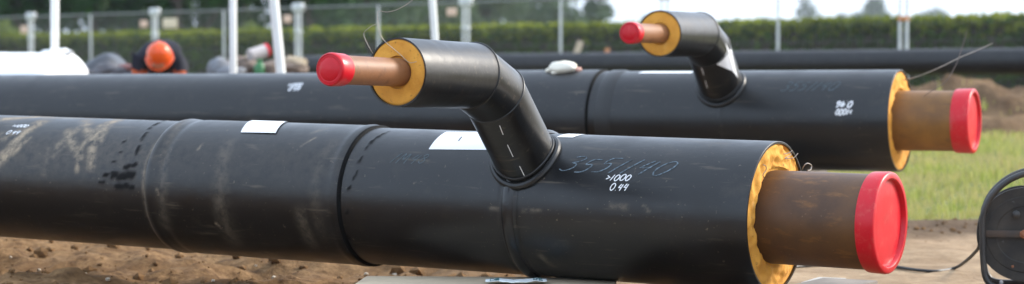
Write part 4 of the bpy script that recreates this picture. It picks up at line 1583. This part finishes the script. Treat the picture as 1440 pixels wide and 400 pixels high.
for i_, (px_, Y_, m_, lab_) in enumerate([(-20, 92, M_leaf_mid, 'mid green tree deep in the wood at the left edge'), (75, 95, M_leaf_dark, 'dark tree deep in the wood just right of the leftmost white pole'), (300, 96, M_leaf_mid, 'mid green tree deep in the wood between the worker and the rubble'),
        (395, 92, M_leaf_dark, 'dark tree deep in the wood behind the leaning white pole'), (560, 98, M_leaf_hazed, 'mid green tree deep in the wood above the foreground branch'), (726, 132, M_leaf_hazed, 'pale green tree in the gap right of the foreground elbow'), (640, 125, M_leaf_hazed, 'pale green tree far behind the foreground elbow')]):
    tree('broadleaf_tree', px_, Y_, 10.5, 9.0, 140 + i_, m_, .46, 6500, lab_, GT)
GB = 'light green bushes at the hedge'
tree('bush', 5, 53.5, 2.6, 2.2, 121, M_leaf_light, .17, 2200, 'yellow green bush at the far left behind the fence', GB, 'low', 'bush')
tree('bush', 78, 55, 2.5, 2.4, 122, M_leaf_light, .18, 2200, 'yellow green bush behind the leftmost white pole', GB, 'low', 'bush')
tree('bush', 185, 53, 2.7, 3.0, 123, M_leaf_light, .18, 2600, 'wide yellow green bush left of the hard hat', GB, 'low', 'bush')
tree('bush', 342, 49, 2.5, 1.8, 124, M_leaf_light, .17, 2000, 'yellow green bush behind the rubble', GB, 'low', 'bush')
tree('bush', 455, 47, 2.0, 1.4, 125, M_leaf_light, .16, 1500, 'small bush right of the red branch cap', GB, 'low', 'bush')
GD = 'distant trees against the sky'
tree('broadleaf_tree', 1138, 529, 20.8, 11.5, 131, M_leaf_mid, 1.26, 2600, 'distant narrow tree left of the double fence post', GD, 'tall')
tree('broadleaf_tree', 1196, 540, 16.2, 10.3, 132, M_leaf_mid, 1.26, 2200, 'distant lower tree just left of the double fence post', GD, 'round')
tree('broadleaf_tree', 1228, 564, 21.3, 14.9, 133, M_leaf_mid, 1.38, 2800, 'distant broad tree at the double fence post', GD, 'round')
tree('broadleaf_tree', 1312, 575, 18.1, 12.6, 134, M_leaf_mid, 1.26, 2200, 'distant low tree right of the double fence post', GD, 'round')
tree('broadleaf_tree', 1362, 575, 17.6, 8.0, 135, M_leaf_mid, 1.26, 1600, 'distant small tree above the long loose wires', GD, 'round')
tree('broadleaf_tree', 905, 575, 17.9, 10.3, 136, M_leaf_mid, 1.26, 1500, 'distant tree behind the outlet of the second branch', GD, 'round')
tree('broadleaf_tree', 1068, 598, 16.2, 13.8, 137, M_leaf_mid, 1.26, 1500, 'distant tree right of the second branch', GD, 'round')

# ------------------------------------------------------------------ haze
HB = MB().box((0, 515, 14.0), (1850, 1200, 34.0)).build('haze', M_label, smooth=False)
HB['kind'] = 'stuff'
mh = bpy.data.materials.new('haze_air'); mh.use_nodes = True
nt = mh.node_tree
nt.nodes.clear()
out = nt.nodes.new('ShaderNodeOutputMaterial')
pv = nt.nodes.new('ShaderNodeVolumePrincipled')
pv.inputs['Color'].default_value = (.86, .92, 1.0, 1)
pv.inputs['Density'].default_value = 0.00028
pv.inputs['Anisotropy'].default_value = 0.3
nt.links.new(pv.outputs[0], out.inputs['Volume'])
HB.data.materials.clear(); HB.data.materials.append(mh)

# ------------------------------------------------------------------ light
SUN_EL, SUN_AZ = R_(31), R_(66)      # azimuth clockwise from +y (away from the camera)
w = bpy.data.worlds.new('World'); scene.world = w
w.use_nodes = True
nt = w.node_tree
bg = nt.nodes['Background']
sky = nt.nodes.new('ShaderNodeTexSky')
sky.sky_type = 'NISHITA'
sky.sun_disc = False
sky.sun_elevation = SUN_EL
sky.sun_rotation = SUN_AZ
sky.dust_density = 4.0
sky.air_density = 1.0
sky.ozone_density = 1.0
# a bright overcast veil over the blue
ov = nt.nodes.new('ShaderNodeMix'); ov.data_type = 'RGBA'
ov.inputs[0].default_value = 0.65
ov.inputs[7].default_value = (8.3, 9.8, 12.0, 1)
nt.links.new(sky.outputs[0], ov.inputs[6])
nt.links.new(ov.outputs[2], bg.inputs[0])
bg.inputs[1].default_value = 0.15
sd = bpy.data.lights.new('sun', 'SUN')
sd.energy = 3.2
sd.angle = R_(16)
sd.color = (1.0, .93, .82)
so = bpy.data.objects.new('sun', sd); COL.objects.link(so)
dirv = Vector((math.sin(SUN_AZ) * math.cos(SUN_EL), math.cos(SUN_AZ) * math.cos(SUN_EL), math.sin(SUN_EL)))
so.rotation_euler = dirv.to_track_quat('Z', 'Y').to_euler()
so.location = (5, -5, 12)

vs = scene.view_settings
vs.view_transform = 'Standard'
vs.look = 'None'
vs.exposure = 0.62
vs.gamma = 1
vs.use_curve_mapping = False
scene.cycles.use_denoising = True
scene.cycles.max_bounces = 6
scene.cycles.volume_bounces = 0
